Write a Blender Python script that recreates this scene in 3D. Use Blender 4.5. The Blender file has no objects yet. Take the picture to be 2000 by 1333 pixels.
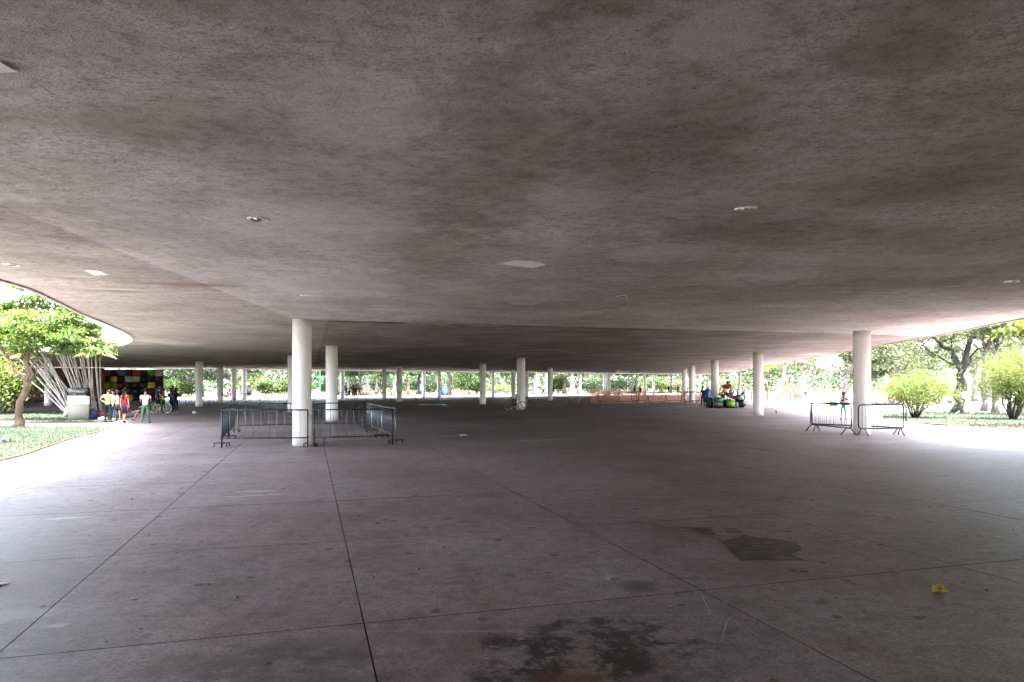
import bpy, bmesh, math, random
import numpy as np
from mathutils import Vector, Matrix, Quaternion, noise as mnoise

random.seed(7)
RNG = np.random.default_rng(11)
R = math.radians
scene = bpy.context.scene
C = scene.collection

# ------------------------------------------------------------------ camera
CAM_H = 1.85
F = 1333.0
HORIZON = 752.0
cam_d = bpy.data.cameras.new('camera')
cam_d.lens = 24.0
cam_d.sensor_width = 36.0
cam_d.sensor_fit = 'HORIZONTAL'
cam_d.shift_y = (HORIZON - 666.5) / 2000.0
cam_d.clip_start = 0.05
cam_d.clip_end = 3000
cam = bpy.data.objects.new('camera', cam_d)
C.objects.link(cam)
cam.location = (0, 0, CAM_H)
cam.rotation_euler = (R(90), 0, 0)
scene.camera = cam

# ------------------------------------------------------------------ light
SUN = Vector((0.17, -0.28, 0.945)).normalized()
world = bpy.data.worlds.new('World')
scene.world = world
world.use_nodes = True
wn = world.node_tree.nodes
wl = world.node_tree.links
for n in list(wn):
    wn.remove(n)
sky = wn.new('ShaderNodeTexSky')
sky.sky_type = 'NISHITA'
sky.sun_disc = False
sky.sun_elevation = math.asin(SUN.z)
sky.sun_rotation = math.atan2(SUN.x, SUN.y)
sky.dust_density = 3.0
sky.air_density = 1.0
sky.ozone_density = 1.0
bg = wn.new('ShaderNodeBackground')
bg.inputs['Strength'].default_value = 0.15
wo = wn.new('ShaderNodeOutputWorld')
haze = wn.new('ShaderNodeMix'); haze.data_type = 'RGBA'          # thin bright veil of cloud: the sky is nearly white
bwn = wn.new('ShaderNodeRGBToBW')
wl.new(sky.outputs[0], bwn.inputs[0])
haze.inputs[0].default_value = 0.55
wl.new(sky.outputs[0], haze.inputs[6]); wl.new(bwn.outputs[0], haze.inputs[7])
wl.new(haze.outputs[2], bg.inputs[0])
wl.new(bg.outputs[0], wo.inputs[0])
sun_d = bpy.data.lights.new('sun', 'SUN')
sun_d.energy = 3.4
sun_d.angle = R(0.53)
sun_d.color = (1.0, 0.95, 0.87)
sun = bpy.data.objects.new('sun', sun_d)
C.objects.link(sun)
sun.rotation_euler = SUN.to_track_quat('Z', 'Y').to_euler()
scene.view_settings.view_transform = 'Standard'
scene.view_settings.look = 'None'
scene.view_settings.exposure = 4.85
scene.view_settings.gamma = 1.0
scene.view_settings.use_curve_mapping = False
scene.render.engine = 'CYCLES'
cy = scene.cycles
cy.max_bounces = 10
cy.diffuse_bounces = 5
cy.glossy_bounces = 4
cy.transmission_bounces = 4
cy.transparent_max_bounces = 8
cy.caustics_reflective = False
cy.caustics_refractive = False
cy.sample_clamp_indirect = 6.0
cy.use_denoising = True
cy.denoising_prefilter = 'ACCURATE'
cy.denoising_input_passes = 'RGB_ALBEDO_NORMAL'
cy.use_adaptive_sampling = True
cy.adaptive_threshold = 0.02

# ------------------------------------------------------------------ helpers
def P(px, py, z=0.0):
    """ground point (at height z) that a measured pixel of the survey sheet stands for"""
    d = (CAM_H - z) * F / (py - HORIZON)
    return Vector(((px - 1000.0) / F * d, d, z))

def D(px, d, py=None):
    z = 0.0 if py is None else CAM_H + (HORIZON - py) * d / F
    return Vector(((px - 1000.0) / F * d, d, z))

def tag(o, label=None, cat=None, group=None, kind=None):
    if label: o['label'] = label
    if cat: o['category'] = cat
    if group: o['group'] = group
    if kind: o['kind'] = kind
    return o

def empty(name, loc=(0, 0, 0), rz=0.0, label=None, cat=None, group=None, kind=None):
    o = bpy.data.objects.new(name, None)
    o.empty_display_size = 0.2
    C.objects.link(o)
    o.location = loc
    o.rotation_euler = (0, 0, rz)
    return tag(o, label, cat, group, kind)

def link(name, mesh, mats=None, parent=None, loc=None, rot=None):
    if mats is not None and not mesh.materials:
        for m in (mats if isinstance(mats, (list, tuple)) else [mats]):
            mesh.materials.append(m)
    o = bpy.data.objects.new(name, mesh)
    C.objects.link(o)
    if parent is not None: o.parent = parent
    if loc is not None: o.location = loc
    if rot is not None: o.rotation_euler = rot
    return o

def copy_tree(o, parent=None):
    c = o.copy()
    C.objects.link(c)
    c.parent = parent
    for ch in list(o.children):
        copy_tree(ch, c)
    return c

class MB:
    def __init__(s):
        s.v = []; s.f = []; s.mi = []; s.sm = []
    def add(s, vs, fs, mi=0, smooth=False):
        b = len(s.v)
        s.v.extend([tuple(p) for p in vs])
        for f in fs:
            s.f.append([b + i for i in f]); s.mi.append(mi); s.sm.append(smooth)
        return s
    def box(s, c, size, rot=None, mi=0, taper=1.0):
        x, y, z = [k / 2 for k in size]
        vs = [Vector((sx * x * (taper if sz > 0 else 1), sy * y * (taper if sz > 0 else 1), sz * z)) for sz in (-1, 1) for sy in (-1, 1) for sx in (-1, 1)]
        if rot is not None: vs = [rot @ v for v in vs]
        vs = [v + Vector(c) for v in vs]
        return s.add(vs, [(0, 2, 3, 1), (4, 5, 7, 6), (0, 1, 5, 4), (2, 6, 7, 3), (0, 4, 6, 2), (1, 3, 7, 5)], mi)
    def rbox(s, c, size, bev=0.02, rz=0.0, mi=0, tilt=0.0):
        bm = bmesh.new()
        bmesh.ops.create_cube(bm, size=1.0)
        for v in bm.verts: v.co = Vector((v.co.x * size[0], v.co.y * size[1], v.co.z * size[2]))
        bmesh.ops.bevel(bm, geom=bm.edges[:], offset=bev, segments=2, affect='EDGES')
        m = Matrix.Translation(c) @ Matrix.Rotation(rz, 4, 'Z') @ Matrix.Rotation(tilt, 4, 'X')
        bm.verts.index_update()
        s.add([m @ v.co for v in bm.verts], [[v.index for v in f.verts] for f in bm.faces], mi, True)
        bm.free()
        return s
    def tube(s, pts, r, n=6, mi=0, cap=True, closed=False):
        pts = [Vector(p) for p in pts]
        rs = r if isinstance(r, (list, tuple)) else [r] * len(pts)
        m = len(pts)
        t0 = (pts[1] - pts[0]).normalized()
        up = Vector((0, 0, 1)) if abs(t0.z) < 0.9 else Vector((1, 0, 0))
        a = t0.cross(up).normalized()
        vs = []
        for i, p in enumerate(pts):
            if closed: t = (pts[(i + 1) % m] - pts[i - 1])
            elif i == 0: t = pts[1] - p
            elif i == m - 1: t = p - pts[i - 1]
            else: t = pts[i + 1] - pts[i - 1]
            if t.length < 1e-9: t = t0
            t = t.normalized()
            a = (a - t * a.dot(t))
            if a.length < 1e-6: a = t.orthogonal()
            a.normalize()
            b = t.cross(a)
            for k in range(n):
                ang = 2 * math.pi * k / n
                vs.append(p + (a * math.cos(ang) + b * math.sin(ang)) * rs[i])
        fs = []
        for i in range(m if closed else m - 1):
            j = (i + 1) % m
            for k in range(n):
                l = (k + 1) % n
                fs.append((i * n + k, i * n + l, j * n + l, j * n + k))
        if cap and not closed:
            fs.append(tuple(range(n - 1, -1, -1)))
            fs.append(tuple((m - 1) * n + k for k in range(n)))
        return s.add(vs, fs, mi, True)
    def ring(s, c, rad, r, axis='Y', n=28, m=6, mi=0):
        pts = []
        for k in range(n):
            a = 2 * math.pi * k / n
            u, w = rad * math.cos(a), rad * math.sin(a)
            pts.append(Vector(c) + (Vector((u, 0, w)) if axis == 'Y' else Vector((u, w, 0)) if axis == 'Z' else Vector((0, u, w))))
        return s.tube(pts, r, m, mi, closed=True)
    def lathe(s, prof, c=(0, 0, 0), n=24, mi=0, sx=1.0, sy=1.0):
        vs = []; fs = []
        for (r, z) in prof:
            for k in range(n):
                a = 2 * math.pi * k / n
                vs.append((c[0] + r * sx * math.cos(a), c[1] + r * sy * math.sin(a), c[2] + z))
        for i in range(len(prof) - 1):
            for k in range(n):
                l = (k + 1) % n
                fs.append((i * n + k, i * n + l, (i + 1) * n + l, (i + 1) * n + k))
        if prof[0][0] > 1e-5: fs.append(tuple(range(n - 1, -1, -1)))
        if prof[-1][0] > 1e-5: fs.append(tuple((len(prof) - 1) * n + k for k in range(n)))
        return s.add(vs, fs, mi, True)
    def blob(s, c, size, seed=0, amp=0.15, sub=3, mi=0, freq=1.6, flat=None):
        bm = bmesh.new()
        bmesh.ops.create_icosphere(bm, subdivisions=sub, radius=1.0)
        vs = []
        for v in bm.verts:
            k = 1 + amp * mnoise.noise(v.co * freq + Vector((seed * 7.3, seed * 3.1, seed)))
            p = Vector((v.co.x * size[0], v.co.y * size[1], v.co.z * size[2])) * k
            if flat is not None and p.z < -flat: p.z = -flat
            vs.append(p + Vector(c))
        bm.verts.index_update()
        s.add(vs, [[v.index for v in f.verts] for f in bm.faces], mi, True)
        bm.free()
        return s
    def mesh(s, name='mesh'):
        me = bpy.data.meshes.new(name)
        me.from_pydata(s.v, [], s.f)
        me.polygons.foreach_set('material_index', s.mi)
        me.polygons.foreach_set('use_smooth', s.sm)
        me.update()
        return me
    def build(s, name, mats, parent=None, loc=None, rot=None):
        return link(name, s.mesh(name), mats, parent, loc, rot)

# ------------------------------------------------------------------ materials
class NT:
    def __init__(s, name):
        s.m = bpy.data.materials.new(name)
        s.m.use_nodes = True
        s.t = s.m.node_tree
        s.b = s.t.nodes['Principled BSDF']
        s.out = s.t.nodes['Material Output']
        s._co = None
        s._nz = {}
    def n(s, typ, **kw):
        nd = s.t.nodes.new(typ)
        for k, v in kw.items(): setattr(nd, k, v)
        return nd
    def set(s, sock, v):
        if isinstance(v, bpy.types.NodeSocket): s.t.links.new(v, sock)
        elif v is not None:
            if isinstance(v, (tuple, list)) and len(v) == 3 and len(sock.default_value) == 4: v = (*v, 1)
            sock.default_value = v
    def co(s):
        if s._co is None: s._co = s.n('ShaderNodeTexCoord').outputs['Object']
        return s._co
    def map(s, scale=(1, 1, 1), loc=(0, 0, 0), rz=0.0, src=None):
        m = s.n('ShaderNodeMapping')
        s.set(m.inputs['Vector'], src or s.co())
        m.inputs['Scale'].default_value = scale
        m.inputs['Location'].default_value = loc
        m.inputs['Rotation'].default_value = (0, 0, rz)
        return m.outputs[0]
    def noise(s, scale, detail=4, rough=0.55, vec=None, dist=0.0, col=False):
        n = s.n('ShaderNodeTexNoise')
        s.set(n.inputs['Vector'], vec or s.co())
        n.inputs['Scale'].default_value = scale
        n.inputs['Detail'].default_value = detail
        n.inputs['Roughness'].default_value = rough
        n.inputs['Distortion'].default_value = dist
        return n.outputs['Color' if col else 'Fac']
    def vor(s, scale, vec=None, rand=1.0):
        n = s.n('ShaderNodeTexVoronoi')
        s.set(n.inputs['Vector'], vec or s.co())
        n.inputs['Scale'].default_value = scale
        n.inputs['Randomness'].default_value = rand
        return n.outputs['Distance'], n.outputs['Color']
    def ramp(s, fac, stops):
        r = s.n('ShaderNodeValToRGB')
        s.set(r.inputs[0], fac)
        e = r.color_ramp.elements
        while len(e) < len(stops): e.new(0.5)
        for el, (p, c) in zip(e, stops):
            el.position = p
            el.color = (c, c, c, 1) if isinstance(c, (int, float)) else (*c, 1)
        return r.outputs[0]
    def mix(s, a, b, fac=0.5, mode='MIX'):
        m = s.n('ShaderNodeMix', data_type='RGBA', blend_type=mode)
        s.set(m.inputs[0], fac); s.set(m.inputs[6], a); s.set(m.inputs[7], b)
        return m.outputs[2]
    def math(s, op, a, b=None, clamp=False):
        m = s.n('ShaderNodeMath', operation=op, use_clamp=clamp)
        s.set(m.inputs[0], a)
        if b is not None: s.set(m.inputs[1], b)
        return m.outputs[0]
    def bump(s, h, strength=0.3, dist=0.02):
        b = s.n('ShaderNodeBump')
        b.inputs['Strength'].default_value = strength
        b.inputs['Distance'].default_value = dist
        s.set(b.inputs['Height'], h)
        s.t.links.new(b.outputs[0], s.b.inputs['Normal'])
        return b
    def mask_at(s, c, size, rz=0.0, nscale=1.5, amp=0.9, lo=0.6, hi=1.0):
        """1 inside a ragged ellipse centred on a spot of the surface"""
        v = s.n('ShaderNodeVectorMath', operation='SUBTRACT')
        s.set(v.inputs[0], s.co()); v.inputs[1].default_value = c
        m = s.n('ShaderNodeMapping', vector_type='POINT')
        s.t.links.new(v.outputs[0], m.inputs[0])
        m.inputs['Rotation'].default_value = (0, 0, -rz)
        m2 = s.n('ShaderNodeVectorMath', operation='MULTIPLY')
        s.t.links.new(m.outputs[0], m2.inputs[0]); m2.inputs[1].default_value = (1 / size[0], 1 / size[1], 0)
        L = s.n('ShaderNodeVectorMath', operation='LENGTH')
        s.t.links.new(m2.outputs[0], L.inputs[0])
        key = 2.0 if nscale < 3 else 5.0
        if key not in s._nz: s._nz[key] = s.math('SUBTRACT', s.noise(key, 4, 0.65), 0.5)
        nz = s.math('MULTIPLY', s._nz[key], amp * 2)
        d = s.math('ADD', L.outputs['Value'], nz)
        return s.ramp(d, [(lo, 1.0), (hi, 0.0)])
    def fin(s, col=None, rough=None, spec=None, metal=None):
        if col is not None: s.set(s.b.inputs['Base Color'], col)
        if rough is not None: s.set(s.b.inputs['Roughness'], rough)
        if spec is not None: s.b.inputs['Specular IOR Level'].default_value = spec
        if metal is not None: s.b.inputs['Metallic'].default_value = metal
        return s.m

_pm = {}
def plain(name, col, rough=0.6, metal=0.0, var=0.18, scale=9.0, spec=0.4):
    """painted / cloth / plastic surface with uneven tone"""
    if name in _pm: return _pm[name]
    if name.startswith(('cloth', 'denim', 'hair')): spec = 0.08
    if not name.startswith(('barrier', 'white', 'fascia', 'fresh', 'old_p', 'reflector', 'chalk', 'lamp', 'frosted', 'spalled', 'feather', 'orange_net', 'yellow_wr')):
        col = tuple(c * 0.55 for c in col)
    t = NT(name)
    f = t.noise(scale, 4, 0.6)
    c = t.ramp(f, [(0.3, tuple(k * (1 - var) for k in col)), (0.7, tuple(min(1, k * (1 + var)) for k in col))])
    t.bump(t.noise(scale * 4, 3), 0.08, 0.01)
    _pm[name] = t.fin(c, rough, spec, metal)
    return _pm[name]

def leaf_mat(name, dark, mid, light, trans=0.45, gain=0.42):
    def dull(c, k=gain, ds=0.15):
        g = sum(c) / 3
        return tuple((x * (1 - ds) + g * ds) * k for x in c)
    dark, mid, light = dull(dark), dull(mid), dull(light)
    t = NT(name)
    a = t.n('ShaderNodeAttribute', attribute_name='var', attribute_type='GEOMETRY')
    c = t.ramp(a.outputs['Fac'], [(0.0, dark), (0.55, mid), (1.0, light)])
    t.set(t.b.inputs['Base Color'], c)
    t.b.inputs['Roughness'].default_value = 0.5
    t.b.inputs['Specular IOR Level'].default_value = 0.3
    tr = t.n('ShaderNodeBsdfTranslucent')
    tc = t.mix(c, (1.0, 1.0, 0.5), 1.0, 'MULTIPLY')
    t.set(tr.inputs['Color'], t.mix(tc, tc, 0.5, 'ADD'))
    ms = t.n('ShaderNodeMixShader')
    ms.inputs[0].default_value = trans
    t.t.links.new(t.b.outputs[0], ms.inputs[1])
    t.t.links.new(tr.outputs[0], ms.inputs[2])
    t.t.links.new(ms.outputs[0], t.out.inputs[0])
    return t.m

def bark_mat(name, a, b, scale=6.0):
    a, b = tuple(x * .5 for x in a), tuple(x * .5 for x in b)
    t = NT(name)
    v = t.map((1, 1, 0.25))
    f = t.noise(scale, 6, 0.65, v, 0.6)
    c = t.ramp(f, [(0.3, a), (0.7, b)])
    t.bump(f, 0.6, 0.03)
    return t.fin(c, 0.85, 0.2)

# --- floor concrete
def floor_material():
    t = NT('floor_concrete')
    big = t.noise(0.22, 5, 0.6)
    c = t.ramp(big, [(0.3, (0.160, 0.126, 0.125)), (0.5, (0.230, 0.192, 0.192)), (0.72, (0.295, 0.262, 0.265))])
    med = t.noise(1.7, 6, 0.68)
    c = t.mix(c, t.ramp(med, [(0.28, (0.5, 0.46, 0.45)), (0.5, (1, 1, 1)), (0.75, (1.3, 1.3, 1.32))]), 0.9, 'MULTIPLY')
    fine = t.noise(38, 3, 0.7)
    c = t.mix(c, t.ramp(fine, [(0.3, 0.5), (0.7, 1.4)]), 0.85, 'MULTIPLY')
    mott = t.noise(7.0, 5, 0.75, t.map(loc=(2, 6, 0)))
    c = t.mix(c, t.ramp(mott, [(0.32, 0.6), (0.5, 1.0), (0.7, 1.28)]), 0.85, 'MULTIPLY')
    # reddish dust drifts
    red = t.ramp(t.noise(0.6, 4, 0.6, t.map(loc=(9, 4, 0))), [(0.5, 0.0), (0.75, 1.0)])
    c = t.mix(c, (0.23, 0.135, 0.105), t.math('MULTIPLY', red, 0.35))
    # trodden gum and oil spots
    d1, vc = t.vor(2.6, t.map((1, 1, 0), (3.7, 1.2, 0)))
    spots = t.ramp(t.math('ADD', d1, t.math('MULTIPLY', t.noise(14, 3), 0.12)), [(0.15, 1.0), (0.21, 0.0)])
    gate = t.ramp(t.noise(0.9, 3), [(0.38, 0.0), (0.52, 1.0)])
    c = t.mix(c, (0.035, 0.03, 0.03), t.math('MULTIPLY', t.math('MULTIPLY', spots, gate), 0.8))
    d2, _ = t.vor(7.5, t.map((1, 1, 0)))
    sp2 = t.ramp(d2, [(0.07, 1.0), (0.12, 0.0)])
    c = t.mix(c, (0.05, 0.045, 0.045), t.math('MULTIPLY', sp2, 0.6))
    # pale scuffs, three directions
    for k, (rz, sc) in enumerate(((0.5, 1.3), (1.9, 0.9), (2.7, 1.6))):
        v = t.map((sc * 0.35, sc * 9, 1), (k * 5.1, k * 2.3, 0), rz)
        s_ = t.ramp(t.noise(1.0, 3, 0.6, v, 1.0), [(0.66, 0.0), (0.74, 1.0)])
        c = t.mix(c, (0.42, 0.40, 0.41), t.math('MULTIPLY', s_, 0.32))
    # damp stain near the viewer
    fs = P(1160, 1275)
    m1 = t.mask_at((fs.x, fs.y, 0), (0.95, 0.8), 0.3, 1.7, 1.1, 0.6, 0.9)
    broken = t.ramp(t.noise(3.2, 5, 0.7), [(0.42, 0.1), (0.52, 1.0)])
    c = t.mix(c, (0.022, 0.020, 0.018), t.math('MULTIPLY', m1, t.math('MULTIPLY', broken, 0.9)))
    rim = t.mask_at((fs.x, fs.y, 0), (1.0, 0.85), 0.3, 1.7, 1.1, 0.75, 0.95)
    pale = t.ramp(t.noise(9, 5, 0.75), [(0.54, 0.0), (0.62, 1.0)])
    c = t.mix(c, (0.33, 0.30, 0.28), t.math('MULTIPLY', rim, t.math('MULTIPLY', pale, 0.45)))
    m2 = t.mask_at((P(560, 1300).x, P(560, 1300).y, 0), (0.9, 0.5), 0.1, 1.9, 1.0, 0.5, 1.0)
    c = t.mix(c, (0.07, 0.062, 0.058), t.math('MULTIPLY', m2, t.math('MULTIPLY', broken, 0.6)))
    m3 = t.mask_at((P(1250, 1145).x, P(1250, 1145).y, 0), (0.22, 0.2), 0.0, 4, 0.6, 0.5, 1.0)
    c = t.mix(c, (0.07, 0.055, 0.05), t.math('MULTIPLY', m3, 0.75))
    m4 = t.mask_at((P(1100, 1325).x, P(1100, 1325).y, 0), (0.3, 0.12), 0.0, 3, 0.7, 0.5, 1.0)
    c = t.mix(c, (0.13, 0.045, 0.025), t.math('MULTIPLY', m4, 0.7))
    m5 = t.mask_at((P(1750, 1170).x, P(1750, 1170).y, 0), (0.9, 0.28), 0.2, 2, 0.9, 0.45, 1.0)
    c = t.mix(c, (0.33, 0.31, 0.31), t.math('MULTIPLY', m5, t.math('MULTIPLY', broken, 0.3)))
    # scuffed whitish marks on the left
    for (px, py, sx, sy, a) in ((110, 1222, 0.14, 0.06, 0.5), (130, 1012, 0.4, 0.08, 0.5), (500, 960, 0.5, 0.14, 0.35), (500, 968, 0.6, 0.06, 0.5), (40, 1200, 0.5, 0.2, 0.25), (1050, 860, 1.4, 0.3, 0.3), (890, 852, 0.8, 0.2, 0.6)):
        q = P(px, py)
        mm = t.mask_at((q.x, q.y, 0), (sx, sy), 0.29, 5, 0.9, 0.4, 1.0)
        c = t.mix(c, (0.55, 0.53, 0.53), t.math('MULTIPLY', mm, a))
    # a grimy sweep round the barriers
    q = P(700, 862)
    m6 = t.mask_at((q.x, q.y, 0), (2.6, 0.5), 0.2, 1.2, 0.8, 0.3, 1.1)
    c = t.mix(c, (0.08, 0.06, 0.05), t.math('MULTIPLY', m6, 0.45))
    oi = t.n('ShaderNodeObjectInfo')
    c = t.mix(c, t.ramp(oi.outputs['Random'], [(0, (0.93, 0.92, 0.92)), (1, (1.05, 1.05, 1.06))]), 0.8, 'MULTIPLY')
    rg = t.ramp(med, [(0.3, 0.50), (0.7, 0.66)])
    h = t.mix(fine, med, 0.5)
    t.bump(h, 0.22, 0.006)
    return t.fin(c, rg, 0.28)

# --- ceiling
def ceiling_material(name='ceiling_render', beige_dim=0.0, dirt_shade=0.0):
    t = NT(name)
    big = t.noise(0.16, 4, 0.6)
    c = t.ramp(big, [(0.30, tuple(x * (1 - .26 * beige_dim) * (1 - .33 * dirt_shade) for x in (0.62, 0.59, 0.595))), (0.5, tuple(x * (1 - .26 * beige_dim) * (1 - .33 * dirt_shade) for x in (0.725, 0.705, 0.72))), (0.7, tuple(x * (1 - .26 * beige_dim) * (1 - .33 * dirt_shade) for x in (0.80, 0.79, 0.81)))])
    # roller lanes of repaint, soft rectangles
    v = t.map((0.55, 0.22, 1), (2.2, 0.4, 0), 0.29)
    d, vc = t.vor(1.0, v)
    c = t.mix(c, t.mix((0.84, 0.82, 0.82), (1.14, 1.14, 1.15), vc), 0.7, 'MULTIPLY')
    blot = t.noise(1.4, 4, 0.7, t.map((1, 0.8, 1), (7, 3, 0), 0.5))
    c = t.mix(c, t.ramp(blot, [(0.3, (0.84, 0.81, 0.80)), (0.5, (1, 1, 1)), (0.72, (1.08, 1.08, 1.09))]), 0.9, 'MULTIPLY')
    if beige_dim: c = t.mix(c, (1.0, 0.965, 0.90), 1.0, 'MULTIPLY')
    # brown mould, grainy
    grain = t.noise(20, 5, 0.85, t.map((1.0, 1.4, 1)))
    mould_a = t.ramp(t.noise(0.42, 5, 0.66, t.map(loc=(4, 8, 0))), [(0.34 - 0.10 * dirt_shade, 0.05), (0.68 - 0.10 * dirt_shade, 1.0)])
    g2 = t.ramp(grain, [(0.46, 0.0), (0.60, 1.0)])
    amt = t.math('MULTIPLY', t.math('MULTIPLY', mould_a, t.math('ADD', t.math('MULTIPLY', g2, 0.85 - .2 * dirt_shade), 0.15 + .2 * dirt_shade)), 0.85 - 0.15 * beige_dim + 0.1 * dirt_shade)
    c = t.mix(c, (0.115, 0.078, 0.062), amt)
    c = t.mix(c, t.ramp(grain, [(0.36, 0.32), (0.5, 1.0), (0.64, 1.36)]), 0.85, 'MULTIPLY')
    grit = t.noise(5.5, 4, 0.8, t.map((1, 1.3, 1), (5, 1, 0), 0.3))
    c = t.mix(c, t.ramp(grit, [(0.34, (0.66, 0.63, 0.62)), (0.5, (1, 1, 1)), (0.66, (1.14, 1.14, 1.15))]), 0.85, 'MULTIPLY')
    # streaks along the shuttering boards
    st = t.noise(1.0, 5, 0.65, t.map((0.5, 3.2, 1), (1, 1, 0), 0.29))
    c = t.mix(c, t.ramp(st, [(0.3, 0.90 - .14 * beige_dim), (0.55, 1.0), (0.8, 1.05 + .05 * beige_dim)]), 0.85, 'MULTIPLY')
    # black pits
    d1, _ = t.vor(6.0, t.map((1, 1, 0)))
    pits = t.ramp(d1, [(0.06, 1.0), (0.10, 0.0)])
    c = t.mix(c, (0.03, 0.025, 0.02), t.math('MULTIPLY', pits, t.math('MULTIPLY', mould_a, 0.9)))
    # rust and spalling by the cross joint
    for (px, d_, sx, sy, col, a) in ((700, 21.6, 1.6, 0.25, (0.10, 0.045, 0.02), 0.75), (760, 21.9, 1.5, 0.3, (0.05, 0.045, 0.04), 0.7), (840, 22.3, 1.0, 0.22, (0.7, 0.68, 0.66), 0.9), (945, 22.9, 0.9, 0.25, (0.66, 0.65, 0.64), 0.8), (690, 21.9, 0.5, 0.12, (0.2, 0.07, 0.02), 0.8), (150, 12.6, 0.5, 0.1, (0.62, 0.6, 0.57), 0.8), (225, 14.6, 0.9, 0.2, (0.22, 0.15, 0.09), 0.7), (230, 14.3, 0.6, 0.1, (0.66, 0.63, 0.6), 0.8), (360, 13.6, 1.4, 0.35, (0.24, 0.17, 0.11), 0.6), (1470, 3.3, 0.16, 0.06, (0.03, 0.02, 0.015), 0.9), (1405, 3.9, 0.35, 0.3, (0.6, 0.6, 0.62), 0.4), (1300, 24.5, 4.5, 0.6, (0.09, 0.06, 0.05), 0.6)):
        if (dirt_shade and d_ < 21) or (beige_dim and d_ > 16) or (not dirt_shade and not beige_dim and d_ > 16): continue
        q = D(px, d_)
        mm = t.mask_at((q.x, q.y, 0), (sx, sy), 0.25, 2.5, 0.9, 0.4, 1.0)
        c = t.mix(c, col, t.math('MULTIPLY', mm, a))
    # grainy brown staining that gathers in patches, and repainted pale patches
    g3 = t.math('ADD', t.math('MULTIPLY', t.ramp(grain, [(0.42, 0.0), (0.56, 1.0)]), 0.8), 0.2)
    for (px, d_, sx, sy, a) in ((960, 6.5, 0.75, 3.6, 0.62), (860, 10.5, 1.3, 2.6, 0.5), (1130, 3.4, 0.5, 0.7, 0.6), (1330, 5.6, 0.9, 1.3, 0.5), (1500, 9.0, 2.4, 1.1, 0.55), (1800, 7.0, 1.1, 0.9, 0.55), (1480, 15, 3.6, 2.0, 0.5), (330, 5.2, 1.3, 0.5, 0.45), (520, 3.6, 0.8, 0.5, 0.4), (1780, 4.0, 0.5, 0.7, 0.6), (1400, 2.9, 0.35, 0.3, 0.65), (700, 16.5, 1.2, 2.2, 0.45), (100, 7.8, 0.9, 0.4, 0.45), (1080, 17.5, 2.4, 1.6, 0.45), (1750, 13.5, 2.6, 1.0, 0.45)) if not (dirt_shade or beige_dim) else ():
        q = D(px, d_)
        mm = t.mask_at((q.x, q.y, 0), (sx, sy), 0.12, 2.5, 1.3, 0.35, 1.15)
        c = t.mix(c, (0.20, 0.145, 0.125), t.math('MULTIPLY', t.math('MULTIPLY', mm, g3), a * (1 - .5 * beige_dim)))
    for (px, d_, sx, sy, a) in ((700, 5.0, 0.55, 0.9, 0.35), (610, 8.6, 1.3, 1.6, 0.30), (1290, 10.5, 0.9, 0.8, 0.3), (1405, 3.9, 0.3, 0.35, 0.45), (650, 14, 1.5, 2.0, 0.3), (1720, 11, 1.6, 0.6, 0.25), (1120, 7.4, 0.5, 0.5, 0.25)) if not (dirt_shade or beige_dim) else ():
        q = D(px, d_)
        mm = t.mask_at((q.x, q.y, 0), (sx, sy), 0.12, 5.0, 0.35, 0.8, 1.1)
        c = t.mix(c, (0.80, 0.79, 0.80), t.math('MULTIPLY', mm, a))
    fine = t.noise(60, 2, 0.7, t.map((1.0, 1.8, 1), rz=0.4))
    c = t.mix(c, t.ramp(fine, [(0.3, 0.66), (0.7, 1.2)]), 0.85, 'MULTIPLY')
    oi = t.n('ShaderNodeObjectInfo')
    c = t.mix(c, t.ramp(oi.outputs['Random'], [(0, (0.95, 0.95, 0.95)), (1, (1.05, 1.04, 1.03))]), 0.8, 'MULTIPLY')
    h = t.math('ADD', t.math('MULTIPLY', grain, 0.6), t.math('MULTIPLY', fine, 0.5))
    t.bump(h, 0.9, 0.03)
    return t.fin(c, 0.9, 0.12)

def column_material():
    t = NT('column_paint')
    z = t.n('ShaderNodeSeparateXYZ'); t.set(z.inputs[0], t.co())
    f = t.noise(2.2, 6, 0.6, t.map((1, 1, 0.35)))
    c = t.ramp(f, [(0.3, (0.80, 0.805, 0.815)), (0.7, (0.89, 0.895, 0.905))])
    up = t.ramp(t.math('ADD', z.outputs[2], t.math('MULTIPLY', t.noise(5, 5, 0.7), 0.5)), [(0.0, 0.0), (1.0, 0.0)])
    band = t.ramp(t.math('DIVIDE', t.math('ADD', z.outputs[2], t.math('MULTIPLY', t.noise(9, 5, 0.75), 0.35)), 4.2), [(0.90, 0.0), (0.945, 1.0)])
    chip = t.ramp(t.noise(16, 5, 0.7), [(0.56, 0.0), (0.64, 1.0)])
    c = t.mix(c, (0.5, 0.49, 0.47), t.math('MULTIPLY', band, 0.5))
    c = t.mix(c, (0.09, 0.08, 0.075), t.math('MULTIPLY', t.math('MULTIPLY', band, chip), 0.9))
    low = t.ramp(t.math('ADD', z.outputs[2], t.math('MULTIPLY', t.noise(7, 4), 0.2)), [(0.14, 1.0), (0.40, 0.0)])
    c = t.mix(c, (0.30, 0.25, 0.21), t.math('MULTIPLY', low, 0.7))
    scuff = t.ramp(t.noise(6, 5, 0.7, t.map((1, 1, 0.5), (3, 3, 1))), [(0.62, 0.0), (0.68, 1.0)])
    c = t.mix(c, (0.35, 0.32, 0.30), t.math('MULTIPLY', scuff, 0.35))
    t.bump(t.noise(26, 5, 0.6), 0.2, 0.01)
    return t.fin(c, 0.55, 0.35)

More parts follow.
